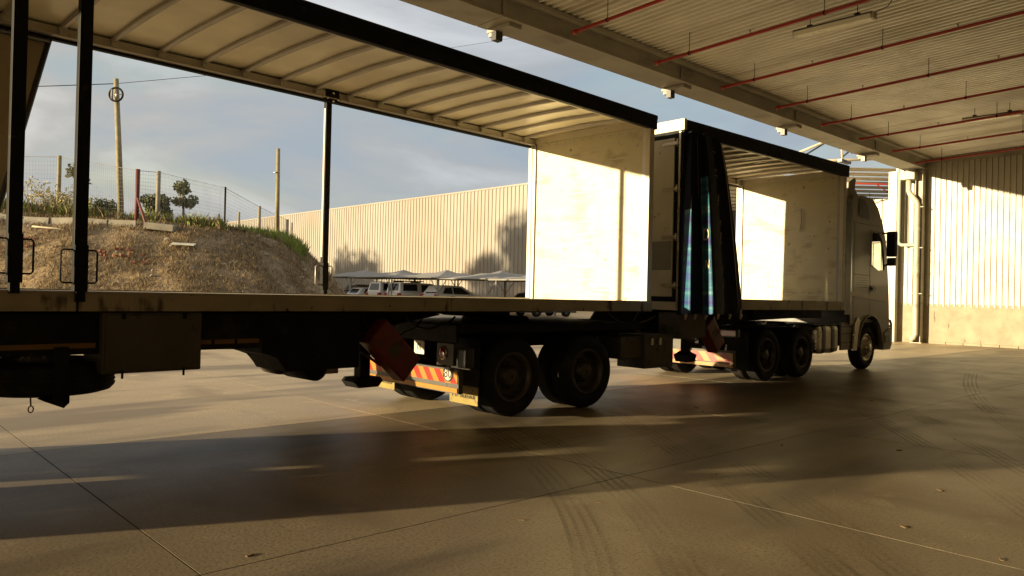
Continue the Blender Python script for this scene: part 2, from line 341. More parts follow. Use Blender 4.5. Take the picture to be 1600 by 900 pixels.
# ------------------------------------------------------------ sheets (roof and wall cladding)
def sheet_mesh(name, width, length, pitch=.2, depth=.035, m=None):
    """profile across X, ribs towards -Z, length along Y"""
    pr = []; n = int(round(width / pitch))
    for i in range(n):
        x = i * pitch; pr += [(x, 0), (x + pitch * .60, 0), (x + pitch * .66, -depth), (x + pitch * .93, -depth)]
    pr.append((width, 0))
    V = [(x, 0, z) for x, z in pr] + [(x, length, z) for x, z in pr]; k = len(pr)
    me = bpy.data.meshes.new(name); me.from_pydata(V, [], [(i, i + 1, k + i + 1, k + i) for i in range(k - 1)]); me.materials.append(m); return me

# loading canopy overhead
canopy = thing('loading_canopy', 'loading canopy of ribbed white roof sheets on a deep grey edge beam above the truck', 'canopy')
sl_ = .0388; cz = lambda y: 7.56 + sl_ * (11.1 - y)
me = sheet_mesh('roof_sheet', .8, 20.6, depth=.055, m=M['ceil'])
ang = math.atan(sl_)
for i in range(59):
    o = bpy.data.objects.new('roof_sheet', me); link(o, canopy); o.location = (-13.8 + .8 * i, -9.3, cz(-9.3)); o.rotation_euler = (-ang, 0, 0)
mb = MB(); mb.quad((-60, -9.3, cz(-9.3) + .12), (33.4, -9.3, cz(-9.3) + .12), (33.4, 12, cz(12) + .12), (-60, 12, cz(12) + .12)); mb.quad((-60, -9.3, cz(-9.3)), (-13.8, -9.3, cz(-9.3)), (-13.8, 11.3, cz(11.3)), (-60, 11.3, cz(11.3))); mb.obj('roof_top', M['ceil'], canopy)
# beam: box gutter with flanges, in lengths
bx0 = -14
for i in range(8):
    x0 = 9.96 - 6.05 * 4 + 6.05 * i; x1 = min(x0 + 6.03, 33.2)
    if x0 > 33: continue
    mb = MB(); mb.box(x0, x1, 11.12, 11.92, 7.06, 7.46, bev=.012)
    mb.box(x0, x1, 11.07, 11.118, 7.40, 7.47); mb.box(x0, x1, 11.07, 11.118, 7.05, 7.09)
    mb.obj('beam_length', M['grey_steel'], canopy)
    if i > 0:
        mb = MB(); mb.box(x0 - .02, x0 + .05, 11.085, 11.115, 7.095, 7.395)
        mb.obj('cover_strip', M['grey_steel'], canopy)
        mb = MB(); mb.box(x0 + .25, x0 + .60, 11.2, 11.88, 6.97, 7.055, bev=.006); mb.obj('beam_bracket', M['grey_steel'], canopy)
        mb = MB(); mb.box(x0 + .24, x0 + .42, 11.58, 11.72, 6.78, 6.967); mb.obj('bracket_stub', M['cabdark'], canopy)
        mb = MB(); mb.box(x0 + .27, x0 + .56, 11.73, 11.84, 6.89, 6.967); mb.obj('bracket_plate', M['grey_steel'], canopy)
mb = MB(); mb.box(-60, -14.3, 11.12, 11.92, 7.06, 7.46); mb.obj('beam_length', M['grey_steel'], canopy)
mb = MB(); mb.box(-14, 33.2, 10.9, 11.06, 7.42, 7.50); mb.box(-14, 33.2, 11.1, 11.95, 7.48, 7.56); mb.obj('eaves_angle', M['grey_steel'], canopy)
for x in (-44, 32.95):
    mb = MB(); mb.box(x, x + .3, 11.14, 11.16, 0, 7.05); mb.box(x, x + .3, 11.40, 11.42, 0, 7.05); mb.box(x + .14, x + .16, 11.161, 11.399, 0, 7.05); mb.box(x - .08, x + .38, 11.07, 11.5, -.03, .03)
    mb.obj('column', M['grey_steel'], canopy)
for y in (-9.2,):
    mb = MB(); mb.box(-13.8, 33.2, y - .1, y, 7.6, 8.2); mb.obj('back_purlin', M['grey_steel'], canopy)

# sprinkler pipes
for i in range(-1, 7):
    x = 14.5 + 2.86 * i; y1 = 10.75 if i < 6 else 10.95
    lab = {0: 'red sprinkler pipe ending over the gap between the two trailers', 1: 'red sprinkler pipe running just beyond the near ceiling light', 2: 'red sprinkler pipe third from the far wall of ribbed sheets' }
    names = ['leftmost and nearest red sprinkler pipe at the top edge of the picture']
    t = thing('sprinkler_pipe', 'x', 'pipe', (x, y1, cz(y1) - .48), group='red sprinkler pipes under the canopy roof')
    ordn = {-1: 'nearest red sprinkler pipe in view, crossing the top edge left of the ceiling lights', 0: 'second red sprinkler pipe, passing on the near side of the big ceiling light',
            1: 'third red sprinkler pipe, passing right behind the big ceiling light', 2: 'fourth red sprinkler pipe from the left under the ribbed roof',
            3: 'fifth red sprinkler pipe, passing in front of the smaller far ceiling light', 4: 'sixth red sprinkler pipe, passing behind the smaller far ceiling light',
            5: 'seventh red sprinkler pipe, the last one hung away from the far wall', 6: 'red sprinkler pipe running tight along the top of the far ribbed wall'}
    t['label'] = ordn.get(i, 'red sprinkler pipe under the canopy roof outside the picture on the left')
    Lp = 19.5; pipe = MB()
    pipe.tube([(0, 0, 0), (0, -Lp, Lp * sl_)], .036, 10); pipe.tube([(0, .03, 0), (0, -.08, 0)], .05, 10); pipe.obj('pipe', M['red'], t)
    for k in range(6):
        yy = -.9 - 3.1 * k
        h = MB(); h.tube([(0, yy, -yy * sl_ + .03), (0, yy, -yy * sl_ + .49)], .008, 5); h.lathe([(.048, -.015), (.048, .015)], (0, yy, -yy * sl_), 'y', 10); h.obj('hanger', M['black'], t)
        h = MB(); yy -= 1.5; h.tube([(0, yy, -yy * sl_ + .03), (0, yy, -yy * sl_ + .10)], .018, 6); h.lathe([(.03, 0), (.03, .012)], (0, yy, -yy * sl_ + .10), 'z', 8); h.obj('sprinkler_head', M['alloy'], t)

# ceiling lights
for (x, y0, y1), lab in (((15.5, 6.2, 7.85), 'long fluorescent light with yellowed diffuser hung near the top edge, the bigger one'), ((26.3, 6.2, 7.75), 'farther slim fluorescent ceiling light above the sunlit ribbed wall')):
    t = thing('ceiling_light', lab, 'light', (x, (y0 + y1) / 2, cz(y0) - .42), group='fluorescent lights under the canopy'); h = (y1 - y0) / 2
    b = MB(); b.box(-.12, .12, -h, h, .02, .06, bev=.012); b.obj('housing', M['box'], t)
    b = MB(); b.prism([(-.13, .018), (-.11, -.07), (.11, -.07), (.13, .018)], -h + .03, h - .03); b.obj('diffuser', M['diffuser'], t)
    for s_ in (-1, 1):
        b = MB(); b.box(-.1, .1, s_ * (h - .01) - .03, s_ * (h - .01) + .03, -.075, .065, bev=.012); b.obj('end_cap', M['plate'], t)
        b = MB(); b.tube([(0, s_ * h * .6, .09), (0, s_ * h * .6, .36)], .008, 5); b.box(-.05, .05, s_ * h * .6 - .05, s_ * h * .6 + .05, .09, .12); b.obj('hanger', M['black'], t)
    b = MB(); b.tube([(0, -h, .05), (.02, -h - .25, .12), (0, -h - .4, .3)], .009, 6); b.box(-.06, .06, -h - .47, -h - .33, .26, .36); b.obj('cable', M['black'], t)

# ------------------------------------------------------------ right warehouse wall
ww = thing('warehouse_wall', 'sunlit ribbed warehouse wall on a rough concrete plinth, at the right behind the truck', 'wall', (33.4, 0, 0))
me = sheet_mesh('wall_sheet', .8, 8.4, .2, .045, M['wallsheet'])
for i in range(27):
    o = bpy.data.objects.new('wall_sheet', me); link(o, ww); o.matrix_local = basis((0, -1, 0), (0, 0, 1), (1, 0, 0), (0, 12.2 - .8 * i, 1.52 - .006 * i))
for i in range(4):
    y1 = 12.3 - 5.3 * i
    b = MB(); b.prism([(-.02, -.25), (-.02, 1.60), (.25, 1.60), (.25, -.25)], y1 - 5.29, y1, 0); b.obj('plinth_panel', M['plinth'], ww)
for i in range(24):
    y1 = 10.9 - .62 * i; b = MB(); b.box(-.14, -.022, y1 - .6, y1, -.03, .085, bev=.008); b.obj('kerb_stone', M['plinth'], ww)
mb = MB(); mb.box(.1, .3, -9.3, 12.25, 1.6, 9.8); mb.obj('backing', M['plinth'], ww)
mb = MB(); mb.box(-.06, .02, -9.2, 11.05, 7.30, 7.44); mb.obj('wall_angle', M['grey_steel'], ww)
mb = MB(); mb.box(-.05, .3, 12.2, 12.32, 1.6, 7.9); mb.obj('corner_flashing', M['wallsheet'], ww)
# wall behind the camera
bw = thing('rear_warehouse_wall', 'ribbed warehouse wall with plinth on the camera side of the canopy, outside the picture', 'wall', (0, -9.3, 0))
me = sheet_mesh('wall_sheet', 4.8, 6.6, .4, .04, M['wallsheet'])
for i in range(20):
    o = bpy.data.objects.new('wall_sheet', me); link(o, bw); o.matrix_local = basis((1, 0, 0), (0, 0, 1), (0, -1, 0), (-62 + 4.8 * i, 0, 1.6))
mb = MB(); mb.box(-62, 33.3, -.2, .05, -.1, 1.6); mb.obj('plinth', M['plinth'], bw)

# downpipes
t = thing('downpipe', 'fat pale downpipe with an offset at the top, strapped to the canopy column', 'pipe', (33, 11.35, 0))
b = MB(); b.tube([(-.1, .3, 6.62), (-.1, .3, 6.2), (-.12, .25, 6.08), (-.15, -.02, 5.72), (-.15, -.06, 5.6), (-.15, -.06, .35), (-.17, 0, .2), (-.24, .12, .14)], .105, 16); b.obj('pipe', M['pipepvc'], t)
b = MB(); b.box(-.32, .12, .02, .58, 6.63, 6.95, bev=.01); b.obj('gutter_box', M['pipepvc'], t)
for z in (5.5, 3.85, 2.0):
    b = MB(); b.lathe([(.112, -.02), (.112, .02), (.10, .02)], (-.15, -.06, z), 'z', 16); b.box(-.17, -.13, -.28, .2, z - .015, z + .015); b.obj('pipe_strap', M['pipepvc'], t)
for z in (4.6, 2.9):
    b = MB(); b.lathe([(.105, -.06), (.114, -.05), (.114, .05), (.105, .06)], (-.15, -.06, z), 'z', 16); b.obj('pipe_socket', M['pipepvc'], t)
t = thing('overflow_pipe', 'thin pale green pipe left of the downpipe, bending sideways into it', 'pipe', (33, 12.05, 0))
b = MB(); b.tube([(0, 0, 7.0), (0, 0, 4.15), (0, -.03, 4.05), (-.02, -.12, 3.99), (-.1, -.6, 3.97), (-.13, -.70, 3.97)], .07, 12); b.obj('pipe', M['pipegreen'], t)
b = MB(); b.box(-.03, .25, .09, .42, 0, 7.05); b.obj('return_panel', M['wallsheet'], t)

# ------------------------------------------------------------ second building and canopy beyond
t = thing('second_warehouse_wall', 'farther sunlit ribbed wall with low plinth seen between the cab and the column', 'wall', (39.5, 0, 0))
me = sheet_mesh('wall_sheet', .8, 5.5, .4, .05, M['wallsheet'])
for i in range(15):
    o = bpy.data.objects.new('wall_sheet', me); link(o, t); o.matrix_local = basis((0, -1, 0), (0, 0, 1), (1, 0, 0), (0, 22 - .8 * i, 1.3))
mb = MB(); mb.box(0, .3, 10, 22, -.1, 1.28); mb.obj('plinth', M['plinth'], t)
mb = MB(); mb.box(-.12, -.06, 10, 22, 4.6, 4.7); mb.obj('wall_rail', M['post'], t)
t = thing('pipe_railing', 'low pipe railing in front of the farther wall, beside the cab bumper', 'railing', (37.6, 14.2, 0))
b = MB(); b.tube([(0, -1, 1.1), (0, 1.4, 1.1)], .03, 6); b.obj('top_bar', M['post'], t)
for y in (-1, -.4, .2, .8, 1.4):
    b = MB(); b.tube([(0, y, -.03), (0, y, 1.1)], .022, 6); b.obj('upright', M['post'], t)
t = thing('second_canopy', 'farther canopy ceiling of ribbed sheets with red pipes, behind the tail of the edge beam', 'canopy', (0, 0, 0))
rz = TB - PI / 2
me = sheet_mesh('roof_sheet', .8, 18, .4, .05, M['ceil'])
for i in range(12):
    o = bpy.data.objects.new('roof_sheet', me); link(o, t); c = Fh * (35.8 + .8 * i) + Rh * 7
    o.matrix_local = basis(Fh, -Rh, (0, 0, 1), (c.x, c.y, 7.95 - .09 * i)) @ Matrix.Translation((0, -18, 0))
for f_, z_ in ((36.5, 7.3), (39.5, 6.95), (42.5, 6.6)):
    a = Fh * f_ + Rh * 13; c = Fh * f_ + Rh * 24; b = MB(); b.tube([(a.x, a.y, z_), (c.x, c.y, z_)], .035, 6)
    for q in range(5):
        d = a.lerp(c, (q + .5) / 5); b.tube([(d.x, d.y, z_), (d.x, d.y, z_ + .4)], .012, 4)
    b.obj('sprinkler_pipe', M['red'], t)
a = Fh * 36.5 + Rh * 17.4; c = Fh * 41 + Rh * 21
b = MB(); b.tube([(a.x, a.y, 7.3), (c.x, c.y, 7.0)], .03, 6); b.obj('sprinkler_pipe', M['red'], t)
t = thing('roof_truss', 'cream lattice truss against the sky beyond the front trailer roof', 'truss', (0, 0, 0))
def P3(r, f, z): v = Fh * f + Rh * r; return (v.x, v.y, z)
b = MB(); b.tube([P3(11.5, 35, 7.9), P3(18.5, 35, 8.35)], .07, 6); b.obj('bottom_chord', M['truss'], t)
b = MB(); b.tube([P3(12.2, 35, 8.05), P3(16.2, 35, 9.8)], .06, 6); b.obj('top_chord', M['truss'], t)
b = MB(); b.tube([P3(12.6, 35.5, 7.8), P3(15.4, 35.5, 9.6)], .04, 5); b.obj('brace', M['cabdark'], t)
b = MB(); b.tube([P3(15.0, 35.5, 8.1), P3(16.4, 35.5, 9.3)], .04, 5); b.obj('brace', M['cabdark'], t)
b = MB(); b.tube([P3(15.1, 35, 8.15), P3(15.0, 35, 9.9)], .05, 5); b.obj('strut', M['truss'], t)
b = MB(); b.tube([P3(15.7, 35.3, 8.5), P3(15.0, 35.3, 9.9)], .04, 5); b.obj('brace', M['cabdark'], t)
b = MB(); b.box(-.5, .5, -.1, .1, 7.85, 7.98); o = b.obj('gusset', M['cabdark'], t); q = P3(15.2, 35, 0); o.location = (q[0], q[1], .15)

# ------------------------------------------------------------ far warehouse
t = thing('far_warehouse', 'long pale ribbed warehouse wall behind the parked cars, with tree shadows on it', 'building', (45, 30, 0))
me = sheet_mesh('wall_sheet', 1.5, 10.6, .5, .06, M['farsheet'])
for i in range(68):
    y = 130 - 1.5 * i - 30; o = bpy.data.objects.new('wall_sheet', me); link(o, t); o.matrix_local = basis((0, -1, 0), (0, 0, 1), (1, 0, 0), (0, y, .42))
mb = MB(); mb.box(-.08, .35, -2, 100, 10.98, 11.12); mb.obj('parapet_cap', M['farsheet'], t)
mb = MB(); mb.box(-.05, .3, -2, 100, .2, .6); mb.obj('plinth', M['plinth'], t)
mb = MB(); mb.box(.12, .3, -2, 100, .6, 10.98); mb.obj('backing', M['farsheet'], t)
mb = MB(); mb.box(.3, 60, -2, 100, 10.5, 10.9); mb.obj('roof', M['farsheet'], t)

# ------------------------------------------------------------ carports
for i, (y, h) in enumerate(((53.5, 3.34), (48.0, 3.30), (42.7, 3.26), (36.9, 3.18), (32.0, 3.12))):
    lab = ['leftmost grey shade-net carport, over the silver car half behind the bank', 'shade-net carport second from the left, above the two white pickups', 'shade-net carport in the middle, above the white estate car',
           'shade-net carport second from the right, left of the dark car', 'rightmost grey shade-net carport, above the dark car next to the trailer bulkhead'][i]
    t = thing('shade_carport', lab, 'carport', (33.5, y, yard_h(0, y) - .035), group='grey shade-net carports along the far wall')
    hz = h - yard_h(0, y); e = hz - .62; b = MB(); w, d = 2.95, 3.1; n = 6
    def sag(u, v):
        k = max(abs(u), abs(v)); return e + (hz - e) * (1 - k) - .035 * math.sin(PI * k)
    G = [[b.b.verts.new((d * (2 * a / n - 1), w * (2 * c / n - 1), sag(2 * a / n - 1, 2 * c / n - 1))) for c in range(n + 1)] for a in range(n + 1)]
    for a in range(n):
        for c in range(n): b.b.faces.new((G[a][c], G[a + 1][c], G[a + 1][c + 1], G[a][c + 1]))
    b.obj('shade_sail', M['sail'], t)
    b = MB()
    for x0, y0, x1, y1 in ((-d, -w, d, -w), (-d, w, d, w), (-d, -w, -d, w), (d, -w, d, w)): b.tube([(x0, y0, e - .03), (x1, y1, e - .03)], .04, 5)
    b.obj('eaves_frame', M['post'], t)
    for x, s_ in ((-d + .1, -1), (d - .1, -1), (-d + .1, 1), (d - .1, 1)):
        b = MB(); b.tube([(x, s_ * (w - .12), 0), (x, s_ * (w - .12), e)], .05, 6); b.tube([(x, s_ * (w - .12), e - .9), (x, s_ * (w - 1.0), e - .03)], .03, 5); b.obj('post', M['post'], t)

# ------------------------------------------------------------ parked cars (rear towards the camera, nose to the wall)
def car(kind, paint, label, loc, cat, rz=0):
    t = thing('parked_' + kind, label, cat, loc, rz, 'cars parked under the carports')
    if kind == 'pickup':
        Lc, w = 5.2, .9; body = [(0, .5), (.02, 1.12), (3.9, 1.12), (5.0, 1.0), (5.2, .8), (5.2, .4), (0, .4)]; cab = [(.06, 1.12), (.22, 1.82), (1.7, 1.86), (1.9, 1.80), (3.0, 1.80), (3.75, 1.12)]
        wins = [[(.35, 1.24), (.45, 1.72), (1.62, 1.72), (1.62, 1.24)], [(1.95, 1.18), (1.98, 1.7), (2.9, 1.7), (3.45, 1.18)]]; rear = (1.26, 1.74, .10, .22); zl = (.72, 1.08)
    elif kind == 'estate':
        Lc, w = 4.5, .9; body = [(0, .5), (-.02, .95), (.25, 1.1), (3.5, 1.05), (4.35, .85), (4.5, .6), (4.5, .3), (0, .3)]; cab = [(.12, 1.05), (.55, 1.62), (1.0, 1.68), (2.3, 1.64), (3.35, 1.05)]
        wins = [[(.55, 1.12), (.8, 1.5), (1.35, 1.54), (1.4, 1.1)], [(1.5, 1.1), (1.45, 1.54), (2.2, 1.52), (2.95, 1.1)]]; rear = (1.12, 1.52, .20, .52); zl = (.85, 1.08)
    else:
        Lc, w = 4.1, .86; body = [(0, .45), (0, .85), (.15, .95), (3.2, .92), (3.95, .72), (4.1, .5), (4.1, .25), (0, .25)]; cab = [(.08, .92), (.55, 1.40), (1.1, 1.47), (2.1, 1.44), (3.05, .92)]
        wins = [[(.6, 1.0), (.8, 1.32), (1.35, 1.36), (1.4, .98)], [(1.5, .98), (1.45, 1.36), (2.0, 1.33), (2.7, .98)]]; rear = (1.0, 1.32, .17, .48); zl = (.68, .86)
    b = MB(); b.prism(body, -w, w, .05); b.obj('body', paint, t)
    b = MB(); k = len(cab); ins = .16
    A = [b.b.verts.new((x, -w + .04 + ins * (z - cab[0][1]) / .7, z)) for x, z in cab]; B = [b.b.verts.new((x, w - .04 - ins * (z - cab[0][1]) / .7, z)) for x, z in cab]
    b.b.faces.new(A); b.b.faces.new(B[::-1])
    for i in range(k): b.b.faces.new((A[i], B[i], B[(i + 1) % k], A[(i + 1) % k]))
    bmesh.ops.bevel(b.b, geom=b.b.edges[:], offset=.03, segments=2, affect='EDGES'); b.obj('cabin', paint, t)
    for wl in wins:
        for s_ in (-1, 1):
            b = MB(); b.b.faces.new([b.b.verts.new((x, s_ * (w - .03 - ins * (z - cab[0][1]) / .7), z)) for x, z in wl]); b.obj('side_window', M['carglass'], t)
    z0, z1, x0, x1 = rear
    b = MB(); b.quad((x0 - .03, -w + .28, z0), (x0 - .03, w - .28, z0), (x1 - .035, w - .38, z1), (x1 - .035, -w + .38, z1)); b.obj('rear_window', M['carglass'], t)
    for s_ in (-1, 1):
        b = MB(); b.box(-.05, .16, s_ * (w - .11) - .12, s_ * (w - .11) + .12, zl[0] - .04, zl[1], bev=.02); b.obj('tail_light', M['lens'], t)
        for x in (.85, Lc - .85):
            b = MB(); b.lathe([(.18, -.11), (.3, -.11), (.34, -.08), (.34, .08), (.3, .11), (.18, .11)], (x, s_ * (w - .1), .34), 'y', 20); o = b.obj('wheel', M['rubber'], t)
            b = MB(); b.lathe([(.01, s_ * .08), (.19, s_ * .09), (.2, s_ * .05)], (x, s_ * (w - .1), .34), 'y', 14); b.obj('rim', M['alloy'], o)
    b = MB(); b.box(-.035, 0, -.24, .24, .74, .85); b.obj('number_plate', M['plate'], t)
    b = MB(); b.box(-.1, .1, -w + .05, w - .05, .4, .56, bev=.03); b.obj('bumper', paint if kind != 'pickup' else M['post'], t)
    return t
gz = yard_h(0, 45) - .035
car('pickup', M['carwhite'], 'white pickup with a canopy on its load bed, left one of the two pickups', (30.5, 47.6, gz), 'pickup')
t = car('pickup', M['carwhite'], 'white pickup with dark canopy windows and roof rack, right one of the two pickups', (30.5, 45.1, gz), 'pickup')
b = MB(); b.box(.3, 2.3, -.65, .65, 1.90, 1.97, bev=.02)
for x in (.5, 2.0): b.box(x, x + .06, -.6, .6, 1.84, 1.90)
b.obj('roof_rack', M['black'], t)
car('estate', M['carsilver'], 'silver-grey car partly hidden behind the end of the bank', (31.3, 52.6, gz), 'car')
car('hatchback', M['carwhite'], 'small white hatchback between the silver car and the white pickups', (30.2, 50.1, gz), 'car')
car('estate', M['carwhite'], 'white estate car with red tail lights parked right of the pickups', (30.6, 40.95, gz), 'car')
car('hatchback', M['cardark'], 'dark grey car under the carport next to the trailer bulkhead', (31.5, 33.2, yard_h(0, 33.2) + .05), 'car', R(-4))

# ------------------------------------------------------------ earth bank
def ss(a, b, x): t = min(1, max(0, (x - a) / (b - a))); return t * t * (3 - 2 * t)
def bank_h(r, f):
    nz_ = noise.noise(Vector((r * .16, f * .16, 0))) * 1.2
    d1 = f - 19.3 + nz_; re = -4.6 - .55 * max(0, f - 32) + noise.noise(Vector((f * .3, 3, 0))) * .4; d2 = (re - r) * 1.75
    k = 2.2; d = -math.log(math.exp(-min(d1, 40) / k) + math.exp(-min(d2, 40) / k)) * k
    top = 3.72 + .055 * max(0, -r - 10) - .10 * max(0, 10 + r) + .006 * (f - 28)
    h = top * ss(0, 9.0, d) * 1.0
    h += .10 * noise.fractal(Vector((r * .55, f * .55, 1)), 1, 2, 4) * ss(0, 2, d)
    h += .16 * noise.noise(Vector((r * .8 + f * .25, f * .12, 7))) * ss(0, 3, d) * (1 - ss(6, 9, d))
    if d < 0: h = d * .3
    return h + (yard_h(0, 40) if f > 45 else 0) * 0
def RF(r, f, z=0): v = Fh * f + Rh * r; return Vector((v.x, v.y, z))
mb = MB(); rs = [-70 + .55 * i for i in range(123)]; fs = [16.5 + .5 * i for i in range(60)] + [47 + 3 * i for i in range(20)]
GV = [[mb.b.verts.new(RF(r, f, bank_h(r, f) - .03)) for f in fs] for r in rs]
for i in range(len(rs) - 1):
    for j in range(len(fs) - 1):
        if max(GV[i][j].co.z, GV[i + 1][j].co.z, GV[i][j + 1].co.z, GV[i + 1][j + 1].co.z) > -.3:
            f = mb.b.faces.new((GV[i][j], GV[i + 1][j], GV[i + 1][j + 1], GV[i][j + 1])); f.smooth = True
mb.obj('embankment', M['soil'], kind='structure')
def blades(name, n, region, mats, hmin, hmax, seed, label, wdt=.012, lean=.5):
    rnd = random.Random(seed); V = []; Fc = []; MI = []
    for k in range(n):
        while True:
            r, f = region(rnd)
            h0 = bank_h(r, f)
            if h0 > .05: break
        cl = noise.noise(Vector((r * .9, f * .9, seed)))
        if cl < -.15 and rnd.random() < .7: continue
        p = RF(r, f, h0 - .04); a = rnd.uniform(0, 2 * PI); h = rnd.uniform(hmin, hmax) * (1 + .8 * max(0, cl)); w = wdt * rnd.uniform(.7, 1.6)
        side = Vector((math.cos(a), math.sin(a), 0)) * w; ln = Vector((rnd.uniform(-1, 1), rnd.uniform(-1, 1), 0)) * h * lean
        i = len(V); V += [p - side, p + side, p + ln * .45 + Vector((0, 0, h * .6)) + side * .7, p + ln * .45 + Vector((0, 0, h * .6)) - side * .7, p + ln + Vector((0, 0, h))]
        Fc += [(i, i + 1, i + 2, i + 3), (i + 3, i + 2, i + 4)]; m_ = rnd.choices(range(len(mats)), [q[1] for q in mats])[0]; MI += [m_, m_]
    me = bpy.data.meshes.new(name); me.from_pydata(V, [], Fc)
    for q in mats: me.materials.append(q[0])
    me.polygons.foreach_set('material_index', MI)
    o = bpy.data.objects.new(name, me); link(o); o['kind'] = 'stuff'; o['label'] = label; o['category'] = 'grass'
def face_reg(rnd): f = rnd.uniform(19, 33); return rnd.uniform(-f * .70, -4.5), f
def crest_reg(rnd): f = rnd.uniform(28, 33); return rnd.uniform(-f * .72, -f * .38), f
def green_reg(rnd): f = rnd.uniform(30.2, 38); return rnd.uniform(-f * .40, -f * .27), f
blades('dry_grass', 85000, face_reg, [(M['straw'], 6), (M['straw2'], 4)], .05, .17, 3, 'dry straw-coloured grass covering the slope of the earth bank', lean=.9, wdt=.007)
blades('verge_grass', 11000, crest_reg, [(M['grass'], 4), (M['straw2'], 5), (M['straw'], 1)], .2, .55, 5, 'shaggy brown and green grass along the top of the bank', wdt=.02)
blades('green_grass', 12000, green_reg, [(M['grass'], 8), (M['straw'], 2)], .15, .42, 6, 'bright green grass on the far crest of the bank', wdt=.018)
def onbank(r, f, dz=0): return RF(r, f, bank_h(r, f) + dz)
rnd = random.Random(11); mb = MB()
for k in range(200):
    f = rnd.uniform(19.5, 31); r = rnd.uniform(-f * .7, -5); s_ = rnd.uniform(.02, .075)
    if bank_h(r, f) < .1: continue
    p = onbank(r, f); q = bmesh.ops.create_icosphere(mb.b, subdivisions=1, radius=s_, matrix=Matrix.Translation(p) @ Matrix.Rotation(rnd.uniform(0, 3), 4, 'X') @ Matrix.Diagonal((1.5, 1, .6, 1)))
    for v in q['verts']:
        v.co += Vector((rnd.uniform(-1, 1), rnd.uniform(-1, 1), rnd.uniform(-1, 1))) * s_ * .25
mb.obj('stones', M['stone'], kind='stuff', label='small pale stones scattered over the bank slope', category='stones')
for k in range(26):
    r, f = (rnd.uniform(-13.7, -11.9), rnd.uniform(24.6, 25.3)) if k < 18 else (rnd.uniform(-17, -15.8), rnd.uniform(25, 26.3)); p = onbank(r, f, -.03)
    b = MB(); b.box(-.11, .11, -.05, .05, -.04, .04, bev=.012); o = b.obj('brick', M['brick']); o.location = p; o.rotation_euler = (rnd.uniform(-.4, .4), rnd.uniform(-.4, .4), rnd.uniform(0, 3))
    tag(o, 'broken red brick in the rubble on the bank slope', 'brick', 'loose bricks on the bank slope')
for i in range(6):
    f = 26.9 + i * .02; r = -19.5 + i * 1.02; p = onbank(r, f, .04); p2 = onbank(r + 1, f, .04)
    b = MB(); b.box(-.49, .49, -.05, .05, -.16, .14, bev=.01); o = b.obj('kerb_slab', M['slab']); o.location = (p + p2) / 2; o.rotation_euler = (rnd.uniform(-.2, .1), math.atan2(p.z - p2.z, 1), TB - PI / 2 + rnd.uniform(-.03, .03))
    tag(o, 'weathered grey kerb slab in the broken row retaining the crest of the bank', 'kerb slab', 'kerb slabs along the bank crest')
def placed(name, mbb, m_, r, f, dz, rz, lab, cat):
    o = mbb.obj(name, m_); o.location = onbank(r, f, dz); o.rotation_euler = (rz[0], rz[1], TB - PI / 2 + rz[2]); tag(o, lab, cat); return o
b = MB(); b.box(-.5, .5, -.22, .22, -.1, .12, bev=.015); placed('concrete_block', b, M['slab'], -12.5, 26.9, .12, (.1, .08, .1), 'long grey concrete block on the bank at the foot of the fence post', 'block')
b = MB(); b.box(-.25, .25, -.2, .2, -.15, .2, bev=.015); placed('concrete_bin', b, M['slab'], -12.6, 31.0, .15, (0, .02, .1), 'small square concrete block on top of the bank right of the small tree', 'block')
b = MB(); b.box(-.38, .38, -.14, .14, -.012, .012, bev=.004); placed('white_board', b, M['plate'], -11.15, 25.7, .1, (.25, .03, .1), 'flat white board lying on the bank slope below the concrete block', 'board')
b = MB(); b.tube([(-1.1, 0, 0), (-.4, .05, .06), (.3, 0, 0), (.9, .03, -.04)], .045, 7); placed('drain_pipe_piece', b, M['black'], -11.0, 28.8, .05, (0, .06, .1), 'black pipe lying along the top edge of the bank', 'pipe')
b = MB(); b.tube([(-.45, 0, 0), (0, 0, .05), (.3, -.1, -.02)], .035, 6, r1=.015); placed('dead_branch', b, M['barkpale'], -6.6, 22.4, .03, (0, -.25, .2), 'pale dead stick lying low on the bank slope', 'branch')
b = MB(); b.tube([(-.9, 0, 0), (-.1, .06, .05), (.6, -.05, -.05)], .03, 6, r1=.012); placed('dead_branch', b, M['barkpale'], -15.6, 26.1, .05, (0, .12, .1), 'long pale root lying just below the kerb slabs', 'branch')

# utility poles, cable and reel
t = thing('utility_pole', 'leaning timber pole with a coil of cable near its top', 'pole', RF(-17.5, 33.95, 4.0))
a = RF(-17.94, 33.95, 10.83) - RF(-17.5, 33.95, 4.0); b = MB(); b.tube([(0, 0, -.4), tuple(a * .5), tuple(a)], [.14, .125, .105], 14); b.obj('pole', M['timber'], t)
b = MB(); cc = a * ((10.83 - 4 - .75) / a.z) + Fh * -.2 + Rh * .07
pts = [tuple(cc + (Rh * math.cos(k / 24 * 2 * PI) + Zv * math.sin(k / 24 * 2 * PI)) * .30) for k in range(25)]; b.tube(pts, .045, 7, cap=False); b.obj('cable_coil', M['black'], t)
b = MB(); b.tube([tuple(cc - Rh * .3), tuple(cc + Rh * .3)], .02, 5); b.tube([tuple(cc - Zv * .3), tuple(cc + Zv * .3)], .02, 5); b.obj('coil_bracket', M['alloy'], t)
b = MB(); b.tube([tuple(cc - Rh * .18 + Zv * q) for q in (-.22, .22)], .05, 8); b.obj('splice_box', M['post'], t)
t = thing('utility_pole', 'shorter straight timber pole standing right of the fence, left of the trailer post', 'pole', RF(-13.05, 41.98, 3.9))
b = MB(); b.tube([(0, 0, -.3), tuple(Rh * -.06 + Zv * 5.45)], [.125, .105], 12); b.obj('pole', M['timber'], t)
b = MB(); b.tube([tuple(Rh * -.25 + Zv * 4.1 - Fh * .14), tuple(Rh * .05 + Zv * 4.15 - Fh * .14)], .03, 5); b.obj('pole_step', M['alloy'], t)
